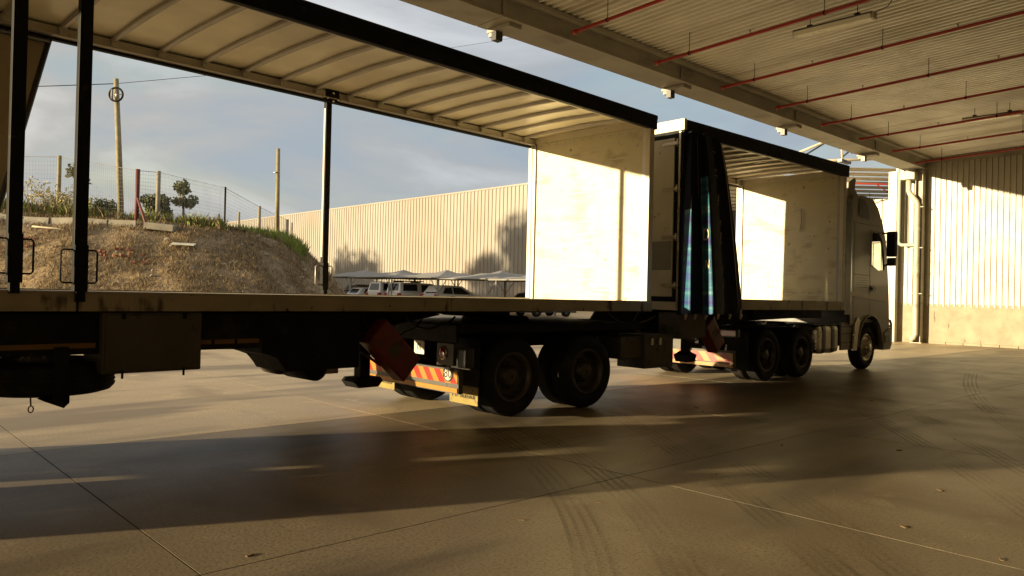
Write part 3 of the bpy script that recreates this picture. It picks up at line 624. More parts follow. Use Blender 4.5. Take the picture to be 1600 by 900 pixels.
def sagline(p, q, s_, n=14): return [tuple(Vector(p).lerp(Vector(q), i / n) - Zv * s_ * 4 * (i / n) * (1 - i / n)) for i in range(n + 1)]
top = RF(-17.9, 33.95, 10.62)
b = MB(); b.tube(sagline(RF(-60, 36, 10.6), top, .5), .02, 5); tag(b.obj('power_cable', M['black']), 'thin black cable running left from the top of the leaning pole', 'cable')
b = MB(); b.tube(sagline(top, RF(8, 90, 34), .6), .012, 5); tag(b.obj('stay_wire', M['black']), 'faint wire rising right from the leaning pole', 'cable')

# fence along the crest
t = thing('wire_fence', 'wire mesh fence on posts along the top of the earth bank', 'fence', RF(-13.8, 28, 3.8)); o0 = Vector(t.location)
FP = [(-30, 30.5, 6.6, 4.4), (-24, 30.2, 6.6, 4.3), (-18, 30, 6.66, 4.1), (-13.9, 28, 5.89, 3.8), (-13.6, 29, 5.99, 3.8), (-13.7, 36, 6.37, 4.1), (-13.4, 40, 5.93, 4.0), (-14.0, 47, 5.9, 4.0)]
pm = ['timber', 'timber', 'timber', 'rust', 'grey_timber', 'black', 'grey_timber', 'grey_timber']
for (r, f, z1, z0), k in zip(FP, pm):
    p = RF(r, f, 0) - Vector((o0.x, o0.y, 0)); b = MB()
    b.tube([(p.x, p.y, min(z0, bank_h(r, f) - .2) - o0.z), (p.x, p.y, z1 - o0.z)], .045 if k == 'black' else .08, 9); b.obj('post', M[k], t)
b = MB(); p = RF(-13.9, 28, 4.85) - o0; q = RF(-12.75, 26.6, bank_h(-12.75, 26.6) - .1) - o0; b.tube([tuple(p), tuple(q)], .05, 6); b.obj('post_brace', M['rust'], t)
for r, f, z1 in ((-13.2, 34, 4.9), (-12.3, 34, 5.0), (-10.5, 36, 4.75)):
    b = MB(); p = RF(r, f, 0) - Vector((o0.x, o0.y, 0)); b.tube([(p.x, p.y, bank_h(r, f) - .2 - o0.z), (p.x, p.y, z1 - o0.z)], .05, 7); b.obj('short_post', M['grey_timber'], t)
V = []; Fc = []
def strip(a, c, w=.0055):
    d = (c - a).normalized(); s_ = d.cross(Fw).normalized() * w; i = len(V); V.extend([a - s_, a + s_, c + s_, c - s_]); Fc.append((i, i + 1, i + 2, i + 3))
for (r0, f0, t0, b0), (r1, f1, t1, b1) in zip(FP[:-1], FP[1:]):
    Ln = math.hypot(r1 - r0, f1 - f0); n = max(2, int(Ln / .12))
    for k in range(n):
        u = k / n; rr, ff = r0 + (r1 - r0) * u, f0 + (f1 - f0) * u; zt = t0 + (t1 - t0) * u - .05 + .05 * math.sin(k * .7); zb = bank_h(rr, ff)
        strip(RF(rr, ff, zb) - o0, RF(rr, ff, zt) - o0, .003)
    for k in range(15):
        zz = lambda T, Bm: Bm + (T - .05 - Bm) * k / 14
        strip(RF(r0, f0, zz(t0, bank_h(r0, f0))) - o0, RF(r1, f1, zz(t1, bank_h(r1, f1))) - o0, .010 if k == 14 else .003)
me = bpy.data.meshes.new('wire_mesh'); me.from_pydata(V, [], Fc); me.materials.append(M['wire']); o = bpy.data.objects.new('wire_mesh', me); link(o, t); o['kind'] = 'stuff'

# trees and shrubs
def tree(name, label, base, height, cr, n, leafm, trunk_h, seed, ls=.09, cat='tree', trunk_r=.07, bark='bark', lobes=7, squash=1.):
    rn = random.Random(seed); t = thing(name, label, cat, base); b = MB(); tips = []
    top = Vector((rn.uniform(-.15, .15) * cr, rn.uniform(-.15, .15) * cr, trunk_h + (height - trunk_h) * .55))
    b.tube([(0, 0, -.3), tuple(top * .5 + Vector((.05, .03, 0))), tuple(top)], [trunk_r * 1.3, trunk_r * .8, trunk_r * .3], 8)
    for k in range(lobes):
        a = k / lobes * 2 * PI + rn.uniform(-.4, .4); z = rn.uniform(trunk_h + .1 * cr, height - .25 * cr); rr = cr * rn.uniform(.35, .8) * (1 - .35 * (z - trunk_h) / max(.1, height - trunk_h))
        e = Vector((math.cos(a) * rr, math.sin(a) * rr, z)); s0 = top * min(1, rn.uniform(.45, .9)); b.tube([tuple(s0), tuple(s0.lerp(e, .5) + Vector((0, 0, .08 * cr))), tuple(e)], [trunk_r * .45, trunk_r * .3, trunk_r * .12], 5); tips.append(e)
    tips.append(Vector((0, 0, height - .3 * cr))); b.obj('trunk', M[bark], t)
    V = []; Fc = []; MI = []
    for k in range(n):
        c = rn.choice(tips); d = Vector((rn.gauss(0, 1), rn.gauss(0, 1), rn.gauss(0, 1) * .8 * squash)); d = d.normalized() * cr * .42 * rn.random() ** .45; p = c + d
        a = Vector((rn.gauss(0, 1), rn.gauss(0, 1), rn.gauss(0, 1))).normalized(); bb = a.orthogonal().normalized(); bb = (Matrix.Rotation(rn.uniform(0, 6), 3, a) @ bb) * ls * rn.uniform(.6, 1.3); cx = a.cross(bb) * .55
        i = len(V); V += [p - bb, p + cx, p + bb, p - cx]; Fc.append((i, i + 1, i + 2, i + 3)); MI.append(0 if rn.random() < .65 else 1)
    me = bpy.data.meshes.new('crown'); me.from_pydata(V, [], Fc); [me.materials.append(M[q]) for q in leafm]; me.polygons.foreach_set('material_index', MI)
    o = bpy.data.objects.new('crown', me); link(o, t); return t
tree('small_tree', 'slim green tree on a bare trunk beyond the fence, rightmost of the trees', RF(-19.6, 45, 5.25), 2.6, .78, 1500, ('leaf', 'leaf2'), 1.0, 4, .10, trunk_r=.08, lobes=9)
tree('small_tree', 'dense round green tree behind the grey fence post', RF(-20.7, 44, 4.8), 2.1, .95, 1900, ('leaf', 'leaf2'), .3, 5, .11, lobes=9)
tree('bush', 'dark bush just right of the near black trailer post', RF(-23.8, 40, 4.8), 1.35, 1.1, 1700, ('leaf', 'leaf2'), .2, 8, .09, cat='bush')
tree('bush', 'dark bush immediately left of the leaning pole', RF(-21.6, 40, 4.7), 1.35, 1.1, 1700, ('leaf', 'leaf2'), .2, 9, .09, cat='bush')
tree('bush', 'low bush showing just right of the leaning pole', RF(-20.0, 41.5, 4.6), .8, .8, 700, ('leaf', 'leaf2'), .1, 10, .09, cat='bush')
tree('leafy_sapling', 'sapling with yellow-green leaves beside the near black trailer post', RF(-18.4, 32, 4.3), 2.35, .65, 420, ('leaf', 'leafy'), 1.5, 12, .10, cat='sapling', trunk_r=.035, lobes=5)
# bare shrub with pale twigs
rn = random.Random(21); t = thing('bare_shrub', 'bare shrub of pale twigs with a few yellow leaves, far left on the bank', 'shrub', RF(-17.8, 29.3, 4.2)); b = MB(); lv = []
def twig(p, d, ln, r, lvl):
    q = p + d * ln; m1 = (p + q) / 2 + Vector((rn.uniform(-1, 1), rn.uniform(-1, 1), 0)) * ln * .12
    b.tube([tuple(p), tuple(m1), tuple(q)], r, 5, r1=r * .55, cap=False)
    if lvl == 0: lv.append(q); return
    for k in range(3):
        nd = (d + Vector((rn.gauss(0, .5), rn.gauss(0, .5), rn.gauss(.05, .38)))).normalized(); twig(p.lerp(q, rn.uniform(.45, 1)), nd, ln * rn.uniform(.6, .85), r * .6, lvl - 1)
for k in range(9):
    a = k / 9 * 2 * PI; twig(Vector((math.cos(a) * .15, math.sin(a) * .15, -.1)), Vector((math.cos(a) * .95, math.sin(a) * .95, rn.uniform(.35, .9))).normalized(), .72, .034, 3)
b.obj('branches', M['barkpale'], t); V = []; Fc = []
for q in lv:
    for k in range(2):
        p = q + Vector((rn.gauss(0, .05), rn.gauss(0, .05), rn.gauss(0, .05))); a = Vector((rn.gauss(0, 1), rn.gauss(0, 1), rn.gauss(0, 1))).normalized() * .05; c = a.orthogonal() * .6; i = len(V); V += [p - a, p + c, p + a, p - c]; Fc.append((i, i + 1, i + 2, i + 3))
me = bpy.data.meshes.new('leaves'); me.from_pydata(V, [], Fc); me.materials.append(M['leafy']); link(bpy.data.objects.new('leaves', me), t)
# tall trees upsun of the far wall (outside the picture); their shadows fall on it
for k, (ty, z) in enumerate(((74.0, 8.9), (46.5, 11.3), (51, 8.0))):
    dd = 62; bx = 45 + sd.x / math.cos(SUN_EL) * dd; by = ty + sd.y / math.cos(SUN_EL) * dd; hh = z + math.tan(SUN_EL) * dd - 2.
    tree('gum_tree', ['broad gum tree outside the picture whose shadow falls on the left of the far wall', 'tall gum tree outside the picture shading the far wall by the trailer', 'shorter gum tree outside the picture beside the tall one'][k], (bx, by, 0), hh * .93, (5.6, 5.2, 4.2)[k], 2300, ('leaf', 'leaf2'), hh * .4, 30 + k, .36, trunk_r=.3, lobes=16)

# ------------------------------------------------------------ wheels
def wheel(parent, x, y, z, r=.52, w=.28, side=-1, dual=False, front=False, axis='y', rimm='rim'):
    """y = outer face; side = -1 when the outer face looks towards -Y"""
    i = -side; h = w
    def yy(o): return o * i                                 # offset inwards from the outer face
    prof = [(r * .60, yy(.035)), (r * .66, yy(.012)), (r * .80, yy(0)), (r * .93, yy(.018)), (r * .985, yy(.05))]
    for g_ in range(1, 5):
        o = .05 + (h - .1) * g_ / 5; prof += [(r, yy(o - .014)), (r * .984, yy(o - .008)), (r * .984, yy(o + .008)), (r, yy(o + .014))]
    prof += [(r * .985, yy(h - .05)), (r * .93, yy(h - .018)), (r * .8, yy(h)), (r * .62, yy(h - .03))]
    b = MB(); b.lathe(prof, (0, 0, 0), axis, 48, closed=True)
    if dual: b.lathe([(q, o + yy(w + .05)) for q, o in prof], (0, 0, 0), axis, 48, closed=True)
    t = b.obj('wheel', M['rubber'], parent); t.location = (x, y, z)
    b = MB(); R0 = r * .60
    if front: pr = [(R0 + .02, yy(.03)), (R0, yy(.01)), (R0 - .03, yy(.03)), (R0 - .05, yy(.06)), (.20, yy(.03)), (.19, yy(-.01)), (.12, yy(-.02)), (.11, yy(-.06)), (.02, yy(-.07))]
    else: pr = [(R0 + .02, yy(.03)), (R0 + .005, yy(.008)), (R0 - .02, yy(.02)), (R0 - .04, yy(.10)), (R0 - .05, yy(.17)), (.20, yy(.19)), (.17, yy(.18)), (.13, yy(.17)), (.12, yy(.06)), (.09, yy(.04)), (.02, yy(.035))]
    b.lathe(pr, (0, 0, 0), axis, 40); b.obj('rim', M['alloy' if front else rimm], t)
    b = MB()
    for k in range(10):
        a = 2 * PI * k / 10; rr = .165; c = Vector((math.cos(a) * rr, 0, math.sin(a) * rr)) if axis == 'y' else Vector((math.cos(a) * rr, math.sin(a) * rr, 0))
        ax_ = Vector((0, 1, 0)) if axis == 'y' else Vector((0, 0, 1)); y0 = yy(-.01) if front else yy(.185)
        b.tube([tuple(c + ax_ * y0), tuple(c + ax_ * (y0 - i * .045))], .017, 6)
    b.obj('wheel_nut', M['chrome' if front else rimm], t)
    return t
def chevron(parent, x, y0, y1, z0, z1, n, red_first=True, name='chevron_board'):
    b = MB(); b.box(x - .004, x + .012, y0, y1, z0, z1); bd = b.obj(name, M['orange'], parent)
    b = MB(); w = (y1 - y0) / n; h = z1 - z0; s_ = h * .8
    for k in range(-1, n + 1):
        a0 = y0 + k * w; a1 = a0 + w * .5; q = [(a0, z0), (a1, z0), (a1 + s_, z1), (a0 + s_, z1)]
        def clip(P):
            o = []
            for lim, sg in ((y0, 1), (y1, -1)):
                o = []; 
                for i in range(len(P)):
                    p, r_ = P[i], P[(i + 1) % len(P)]; ip, ir = sg * (p[0] - lim) >= 0, sg * (r_[0] - lim) >= 0
                    if ip: o.append(p)
                    if ip != ir: u = (lim - p[0]) / (r_[0] - p[0]); o.append((lim, p[1] + (r_[1] - p[1]) * u))
                P = o
                if not P: return []
            return P
        P = clip(q)
        if len(P) > 2: b.b.faces.new([b.b.verts.new((x - .006, y, z)) for y, z in P])
    b.obj('red_stripe', M['rred'], bd); return bd
def roof_set(T, x0, x1, bow0, y1=2.55, zt=4.41, zb=4.19, step=.51, rear_cap=True):
    for s_, (ya, yb) in enumerate(((-.03, .05), (y1 - .05, y1 + .03))):
        b = MB(); b.box(x0, x1, ya, yb, zb, zt - .05, bev=.012); b.box(x0, x1 + .004, ya - .008, yb + .008, zt - .075, zt, bev=.022); b.obj('roof_rail', M['black'], T)
        yc = .09 if s_ == 0 else y1 - .09
        b = MB(); b.box(x0 + .05, x1 - .05, yc - .035, yc + .035, zb + .04, zt - .09, bev=.006); b.box(x0 + .05, x1 - .05, yc - .05, yc + .05, zb + .03, zb + .045); b.obj('inner_rail', M['bow'], T)
    def zr(y): return zt - .075 + .035 * (1 - ((y - y1 / 2) / (y1 / 2)) ** 2)
    b = MB(); n = 14; ys_ = [.03 + (y1 - .06) * k / n for k in range(n + 1)]; xs_ = [x0 + .02 + (x1 - x0 - .04) * k / 60 for k in range(61)]
    G = [[b.b.verts.new((x, y, zr(y) + .012 * noise.noise(Vector((x * 1.7, y * 1.5, 0))))) for y in ys_] for x in xs_]
    for i in range(60):
        for j in range(n): f = b.b.faces.new((G[i][j], G[i + 1][j], G[i + 1][j + 1], G[i][j + 1])); f.smooth = True
    b.obj('roof_skin', M['roof_in'], T)
    b = MB(); ny = 16
    pf = [(-.028, 0), (-.028, -.03), (-.016, -.042), (.016, -.042), (.028, -.03), (.028, 0)]
    rg = [[b.b.verts.new((px_, .12 + (y1 - .24) * k / ny, zr(.12 + (y1 - .24) * k / ny) + pz_ - .006)) for px_, pz_ in pf] for k in range(ny + 1)]
    for i in range(ny):
        for j in range(6): b.b.faces.new((rg[i][j], rg[i][(j + 1) % 6], rg[i + 1][(j + 1) % 6], rg[i + 1][j]))
    b.box(-.04, .04, y1 - .16, y1 - .10, zb + .046, zt - .09); b.box(-.04, .04, .10, .16, zb + .046, zt - .09)
    k = 0; first = None; x = bow0
    while x < x1 - .12:
        if x > x0 + .1:
            if first is None: first = b.obj('roof_bow', M['bow'], T); first.location = (x, 0, 0)
            else: again(first, 'roof_bow', T, (x, 0, 0))
        x += step
def bulkhead(T, x, y1=2.55, z0=1.53, z1=4.24):
    b = MB(); b.box(x, x + .06, .14, y1 - .14, z0, z1); b.obj('bulkhead_panel', M['white_panel'], T)
    for ya, yb, yc, yd in ((.0, .085, .087, .15), (y1 - .085, y1, y1 - .15, y1 - .087)):
        b = MB(); b.box(x - .05, x + .07, ya, yb, z0 - .02, z1 + .06, bev=.006); b.obj('corner_post', M['white_paint'], T)
        b = MB(); b.box(x - .035, x - .004, yc, yd, z0, z1, bev=.004); b.obj('post_channel', M['bow'], T)
    b = MB(); b.box(x - .02, x + .07, .09, y1 - .09, z1 + .002, z1 + .12); b.obj('top_rail', M['white_paint'], T)
    b = MB()
    for k in range(12):
        y = .25 + (y1 - .5) * k / 11; b.lathe([(.011, 0), (.008, -.005), (.001, -.006)], (x - .001, y, z1 - .05), 'x', 8)
        b.lathe([(.011, 0), (.008, -.005), (.001, -.006)], (x - .001, y, z0 + .06), 'x', 8)
    b.obj('rivets', M['bow'], T, kind='stuff')
def pillar(T, x, y, z0, z1, w=.10, near=True, handles=True):
    b = MB(); b.box(x - w / 2, x + w / 2, y - .035, y + .035, z0 + .25, z1, bev=.006); b.box(x - w / 2 + .004, x + w / 2 + .008, y - .042, y + .042, z0 + .05, z0 + .42, bev=.006)
    b.box(x - w / 2 + .022, x + w / 2 - .008, y - .038, y + .038, z0 - .03, z0 + .06)
    p = b.obj('curtain_post', M['black'], T)
    if not near: b = MB(); b.box(x - w / 2 - .006, x - w / 2 - .001, y - .02, y + .02, z0 + .5, z1 - .1); b.obj('seal_strip', M['bow'], p)
    if handles:
        for s_ in (-1, 1):
            b = MB(); h0, h1 = z0 + .12, z0 + .38; q = x + s_ * w / 2; e = x + s_ * .13
            b.tube([(q, y, h0), (e - s_ * .015, y, h0), (e, y, h0 + .015), (e, y, h1 - .015), (e - s_ * .015, y, h1), (q, y, h1)], .0075 if near else .009, 6); b.obj('handle', M['black' if near else 'bow'], p)
    return p
def side_rail(T, segs, y0, y1, z0, z1):
    for xa, xb in segs:
        b = MB(); b.box(xa, xb, y0, y1, z0 + .012, z1, bev=.004)
        b.box(xa, xb, y0 - .006 if y0 < 1 else y1 - .02, y0 + .02 if y0 < 1 else y1 + .006, z0, z0 + .03, bev=.004); b.box(xa, xb, y0 - .004, y1 + .004, z1 - .012, z1 + .004, bev=.003)
        o = b.obj('side_rail', M['rail'], T)
def red_box(T, x, y, z, a, L_=.60, H_=.30):
    b = MB(); b.box(-L_ / 2, L_ / 2, 0, .2, -H_ / 2, H_ / 2, bev=.02); o = b.obj('extinguisher_box', M['redbox'], T); o.location = (x, y, z); o.rotation_euler = (0, a, 0)
    b = MB(); b.box(-L_ / 2 + .02, L_ / 2 - .02, -.006, .0, -H_ / 2 + .02, H_ / 2 - .02, bev=.003); b.box(-.02, .04, -.02, -.005, H_ / 2 - .06, H_ / 2 - .01); b.obj('lid', M['redbox'], o)
    b = MB(); b.box(-.09, .05, -.0085, -.0065, -.07, .07); b.obj('faded_sticker', M['box'], o)
    return o

# ------------------------------------------------------------ rear trailer
ya = R(2.6)
RT = thing('rear_trailer', 'long open curtain-side trailer with ribbed pale roof inside and sunlit white front bulkhead', 'trailer', (-math.sin(ya) * 6.65, math.cos(ya) * 6.65, 0), ya)
side_rail(RT, ((-1.45, 1.885), (1.905, 9.86)), 0, .055, 1.385, 1.54)
side_rail(RT, ((-1.45, 9.86),), 2.495, 2.55, 1.385, 1.54)
for k in range(20):
    xa = -1.45 + .565 * k
    if k == 0:
        b = MB(); b.box(0, .563, .057, 2.493, 1.50, 1.532, bev=.002); dk = b.obj('deck_board', M['deck'], RT); dk.location = (xa, 0, 0)
    else: again(dk, 'deck_board', RT, (xa, 0, 0))
b = MB(); b.box(9.864, 9.9, 0, 2.55, 1.385, 1.545); b.obj('front_sill', M['rail'], RT)
roof_set(RT, -1.45, 9.90, 1.86 - .51 * 6)
bulkhead(RT, 9.80)
pillar(RT, 1.45, -.005, 1.55, 4.2, .095); pillar(RT, 1.895, -.01, 1.49, 4.2, .095); pillar(RT, 5.67, 2.53, 1.55, 4.2, .085, near=False)
b = MB(); b.box(5.56, 5.78, 2.42, 2.48, 4.17, 4.36, bev=.006); br = b.obj('post_bracket', M['black'], RT)
b = MB()
for x, z in ((5.59, 4.22), (5.68, 4.19), (5.75, 4.22), (5.68, 4.30)): b.lathe([(.016, 0), (.012, -.012), (.001, -.013)], (x, 2.418, z), 'y', 8)
b.obj('bolt', M['chrome'], br)
# folded-back curtain at the rear of the far side
b = MB(); n = 26; V = []
for k in range(n + 1):
    s_ = k / n; xt = -1.4 + (2.26 + 1.4) * s_; xb = -1.4 + (1.66 + 1.4) * s_
    V.append([b.b.verts.new((xt + (xb - xt) * q / 10, 2.53 + .045 * math.sin(k * 1.25 + q * .1) * (.4 + q / 10), 4.21 - 2.66 * q / 10)) for q in range(11)])
for k in range(n):
    for q in range(10): f = b.b.faces.new((V[k][q], V[k + 1][q], V[k + 1][q + 1], V[k][q + 1])); f.smooth = True
cb = b.obj('side_curtain', M['tarp'], RT); cb['label'] = 'beige curtain gathered to the back of the far side, slanting edge'
b = MB(); b.tube([(2.27, 2.50, 4.20), (1.97, 2.48, 2.87), (1.66, 2.47, 1.55)], .028, 6); b.tube([(-1.35, 2.47, 4.16), (2.27, 2.49, 4.16)], .03, 6); b.obj('curtain_hem', M['cabdark'], cb)
b = MB(); b.box(-1.5, -1.452, 0, 2.55, 1.385, 1.545); b.obj('rear_sill', M['rail'], RT)
for y in (0, 2.45):
    b = MB(); b.box(-1.5, -1.40, y, y + .1, 1.55, 4.2); b.obj('corner_post', M['white_paint'], RT)
b = MB(); b.box(-1.5, -1.452, 0, 2.55, 4.2, 4.38); b.obj('rear_header', M['white_paint'], RT)
# chassis
for ya_ in (.74, 1.70):
    b = MB(); b.prism([(-1.4, 1.04), (3.7, 1.04), (4.9, 1.12), (6.2, 1.33), (9.6, 1.37), (9.6, 1.49), (-1.4, 1.49)], ya_, ya_ + .02)
    b.prism([(-1.4, 1.025), (3.7, 1.025), (4.9, 1.105), (6.2, 1.315), (6.2, 1.33), (4.9, 1.12), (3.7, 1.04), (-1.4, 1.04)], ya_ - .06, ya_ + .08); b.obj('chassis_beam', M['chassis'], RT)
for k in range(21):
    x = -1.3 + .53 * k; b = MB(); b.box(x, x + .06, .06, 2.49, 1.40, 1.495); b.obj('cross_member', M['chassis'], RT)
b = MB(); b.box(-1.4, 3.5, .10, .14, 1.035, 1.36); sg = b.obj('side_guard', M['chassis'], RT)
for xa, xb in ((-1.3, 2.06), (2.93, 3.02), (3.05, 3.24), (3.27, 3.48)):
    b = MB(); b.box(xa, xb, .088, .098, 1.085, 1.125); b.obj('reflective_strip', M['shaded_strip'], sg)
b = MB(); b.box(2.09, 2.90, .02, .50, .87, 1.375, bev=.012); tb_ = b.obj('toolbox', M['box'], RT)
b = MB(); b.box(2.11, 2.88, .005, .018, .89, 1.355, bev=.004); b.obj('toolbox_lid', M['box'], tb_)
for x in (2.24, 2.74):
    b = MB(); b.box(x - .008, x + .008, -.006, .005, .83, .90); b.obj('toolbox_catch', M['black'], tb_)
    b = MB(); b.box(x - .015, x + .015, -.008, .004, 1.32, 1.37); b.obj('toolbox_hinge', M['black'], tb_)
b = MB(); b.prism([(3.52, 1.37), (3.52, .98), (3.68, .94), (3.78, .79), (4.62, .79), (4.62, 1.37)], .10, .72, .012); b.obj('landing_gear_housing', M['chassis'], RT)
b = MB(); b.lathe([(.001, -.3), (.09, -.29), (.13, -.25), (.13, .25), (.09, .29), (.001, .3)], (4.15, .42, .80), 'y', 24); b.obj('air_tank', M['chassis'], RT)
b = MB(); b.lathe([(.001, -.3), (.09, -.29), (.12, -.25), (.12, .0)], (4.02, .9, .82), 'y', 24); b.obj('air_tank', M['box'], RT)
for y in (.42, 1.95):
    b = MB(); b.box(4.86, 4.99, y, y + .13, .62, 1.36, bev=.01); b.box(4.84, 5.01, y - .02, y + .15, .95, 1.36, bev=.01); lg = b.obj('landing_leg', M['chassis'], RT)
    b = MB(); b.prism([(4.74, .60), (4.80, .53), (5.06, .53), (5.12, .60), (5.08, .64), (4.78, .64)], y - .07, y + .2, .01); b.obj('foot', M['chassis'], lg)
b = MB(); b.tube([(4.92, .55, 1.2), (4.92, 1.95, 1.2)], .03, 8); b.obj('cross_shaft', M['chassis'], RT)
b = MB(); b.tube([(4.7, .2, 1.15), (4.55, .2, 1.05), (5.0, .25, .78)], .016, 6); b.obj('crank_handle', M['hoop'], RT)
red_box(RT, 5.05, .04, .95, R(43), .66, .34)
b = MB(); b.lathe([(.001, 0), (.45, 0), (.5, .02), (.5, .07), (.001, .07)], (7.35, 1.27, 1.29), 'z', 30); b.box(6.75, 8.1, .85, 1.70, 1.36, 1.41); b.obj('coupler_plate', M['chassis'], RT)
for xa, xb, za in ((5.02, 5.6, .50),):
    b = MB(); b.box(xa, xb, 2.0, 2.5, za, 1.375, bev=.012); b.obj('far_shade_box', M['box'], RT)  # unseen box added to shade the floor under the trailer
b = MB(); b.box(-1.4, .25, 2.42, 2.52, 1.04, 1.375); b.obj('far_side_guard', M['chassis'], RT)
# spare wheel lying flat in its carrier
sw = wheel(RT, 1.84, .60, .965, .52, .27, axis='z', side=1, front=True)
sw.name = 'spare_wheel'
for ch in sw.children: ch.data.materials[0] = M['post']
b = MB(); b.box(1.76, 1.86, .06, .085, .66, 1.1); b.prism([(1.70, .68), (1.83, .62), (1.87, .66), (1.87, .72)], .04, .3, .01); b.box(1.76, 1.86, .06, 1.2, .68, .694); b.obj('spare_carrier', M['chassis'], RT)
b = MB(); b.tube([(1.60, .05, .73), (1.60, .03, .66)], .006, 5); b.tube([(1.60 + .018 * math.cos(k / 8 * 2 * PI), .03, .635 + .026 * math.sin(k / 8 * 2 * PI)) for k in range(9)], .005, 5, cap=False); b.obj('chain_link', M['hoop'], RT)
for x in (.50, -.85):
    wheel(RT, x, .08, .52, side=-1, dual=True); wheel(RT, x, 2.47, .52, side=1, dual=True)
    b = MB(); b.tube([(x, .4, .52), (x, 2.15, .52)], .07, 10); b.obj('axle', M['chassis'], RT)
for k, pts in enumerate((((4.7, .3, 1.25), (5.2, .5, 1.05), (5.7, .7, 1.12), (6.1, .9, 1.25)), ((4.9, .5, 1.3), (5.4, .8, 1.12), (5.9, 1.0, 1.28)), ((5.3, .2, 1.32), (5.6, .3, 1.18), (6.0, .4, 1.22), (6.3, .5, 1.3)))):
    b = MB(); q = [Vector(p) for p in pts]; P_ = []
    for i in range(13):
        u = i / 12 * (len(q) - 1); j = min(int(u), len(q) - 2); P_.append(tuple(q[j].lerp(q[j + 1], u - j) + Vector((0, 0, -.03 * math.sin(PI * (u - j))))))
    b.tube(P_, .013, 6); b.obj('air_hose', M['black'], RT)

# ------------------------------------------------------------ front trailer
yf = R(-1.42)
FT = thing('front_trailer', 'shorter curtain-side trailer behind the tractor, with dark blue curtain bunched at its rear corner', 'trailer', (-math.sin(yf) * 7.3, math.cos(yf) * 7.3, 0), yf)
X0, X1 = 10.09, 15.88
side_rail(FT, ((X0 + .13, X1),), 0, .055, 1.42, 1.60); side_rail(FT, ((X0 + .13, X1),), 2.495, 2.55, 1.42, 1.60)
for k in range(10):
    if k == 0:
        b = MB(); b.box(0, .565, .057, 2.493, 1.55, 1.59, bev=.002); dk = b.obj('deck_board', M['deck'], FT); dk.location = (X0 + .05, 0, 0)
    else: again(dk, 'deck_board', FT, (X0 + .05 + .57 * k, 0, 0))
roof_set(FT, X0 + .06, X1 + .02, X0 + .5, zt=4.47, zb=4.23, step=.45)
bulkhead(FT, X1 - .1, z0=1.585, z1=4.26)
# rear frame and doors
b = MB(); b.box(X0 - .01, X0 + .06, -.02, 2.57, 4.30, 4.485, bev=.01); b.obj('rear_header', M['white_paint'], FT)
b = MB(); b.box(X0 - .01, X0 + .06, .05, 2.50, 1.40, 1.535, bev=.006); b.obj('rear_sill', M['white_paint'], FT)
for y in (-.02, 2.49):
    b = MB(); b.box(X0 - .012, X0 + .13, y, y + .08, 1.33, 4.295, bev=.008); b.obj('corner_post', M['black'], FT)
b = MB(); b.box(X0 - .03, X0 - .013, .03, .065, 1.40, 4.28); b.obj('hinge_strip', M['alloy'], FT)
for ya_, yb_ in ((.16, 1.262), (1.29, 2.40)):
    b = MB(); b.box(X0 + .0, X0 + .05, ya_ - (.12 if ya_ < 1 else .013), yb_ + (.013 if ya_ < 1 else .10), 1.54, 4.30); b.obj('door_seal', M['black'], FT)
    b = MB(); b.box(X0 - .02, X0 + .03, ya_, yb_, 1.62, 4.19, bev=.008); dr_ = b.obj('rear_door', M['white_paint'], FT)
    b = MB(); b.box(X0 - .0235, X0 - .0205, ya_ + .02, yb_, 2.05, 2.52); b.obj('grey_patch', M['post'], dr_)
    for z in (4.10, 3.36, 2.58, 1.80):
        b = MB(); yh = ya_ if ya_ < 1 else yb_; s_ = 1 if ya_ < 1 else -1; y_a, y_b = sorted((yh - s_ * .12, yh + s_ * .22))
        b.box(X0 - .034, X0 - .021, y_a, y_b, z - .028, z + .028, bev=.004); b.tube([(X0 - .035, yh - s_ * .075, z - .06), (X0 - .035, yh - s_ * .075, z + .06)], .018, 8); b.obj('hinge', M['alloy'], dr_)
b = MB(); b.tube([(X0 - .045, 1.20, 1.6), (X0 - .045, 1.20, 4.2)], .014, 6); b.tube([(X0 - .045, 1.35, 1.6), (X0 - .045, 1.35, 4.2)], .014, 6); b.obj('lock_bar', M['alloy'], FT)
# curtains
def CF(u): return min(1, u * 1.06) ** .72
def curtain(T, name, top, bot, z1, z0, mats, pick, nz=16, sub=3):
    b = MB(); cols = []
    for i in range(len(top) - 1):
        for k in range(sub if i < len(top) - 2 else sub + 1):
            u = k / sub; cols.append((i, Vector(top[i]).lerp(Vector(top[i + 1]), u), Vector(bot[i]).lerp(Vector(bot[i + 1]), u)))
    G = [[b.b.verts.new((*(a.lerp(c, CF(q / nz))), z1 + (z0 - z1) * q / nz + .02 * math.sin(j * 1.3) * (q == nz))) for q in range(nz + 1)] for j, (i, a, c) in enumerate(cols)]
    for j in range(len(cols) - 1):
        for q in range(nz):
            f = b.b.faces.new((G[j][q], G[j + 1][q], G[j + 1][q + 1], G[j][q + 1])); f.material_index = pick(cols[j][0], z1 + (z0 - z1) * (q + .5) / nz); f.smooth = True
    return b.obj(name, mats, T)
tp = [(10.14, .03), (10.16, -.05), (10.14, -.12), (10.28, -.08), (10.44, -.03), (10.42, -.16), (10.62, -.10), (10.80, -.06), (10.92, -.11), (11.02, -.05), (11.12, 0)]
bt = [(10.10, .02), (9.93, -.14), (9.80, -.40), (9.98, -.33), (10.16, -.38), (10.08, -.62), (10.55, -.50), (10.98, -.24), (11.35, -.26), (11.60, -.06), (11.90, .0)]
cu = curtain(FT, 'side_curtain', tp, bt, 4.27, 1.36, [M['navy'], M['sunlit_blue']], lambda i, z: 1 if ((i == 1 and z < 2.95) or (i == 4 and z < 3.5)) else 0)  # sun painted in: same print goes blue on lit folds, navy in shade
cu['label'] = 'dark navy curtain with its print painted blue on the sunlit folds, gathered in deep folds at the rear near corner'
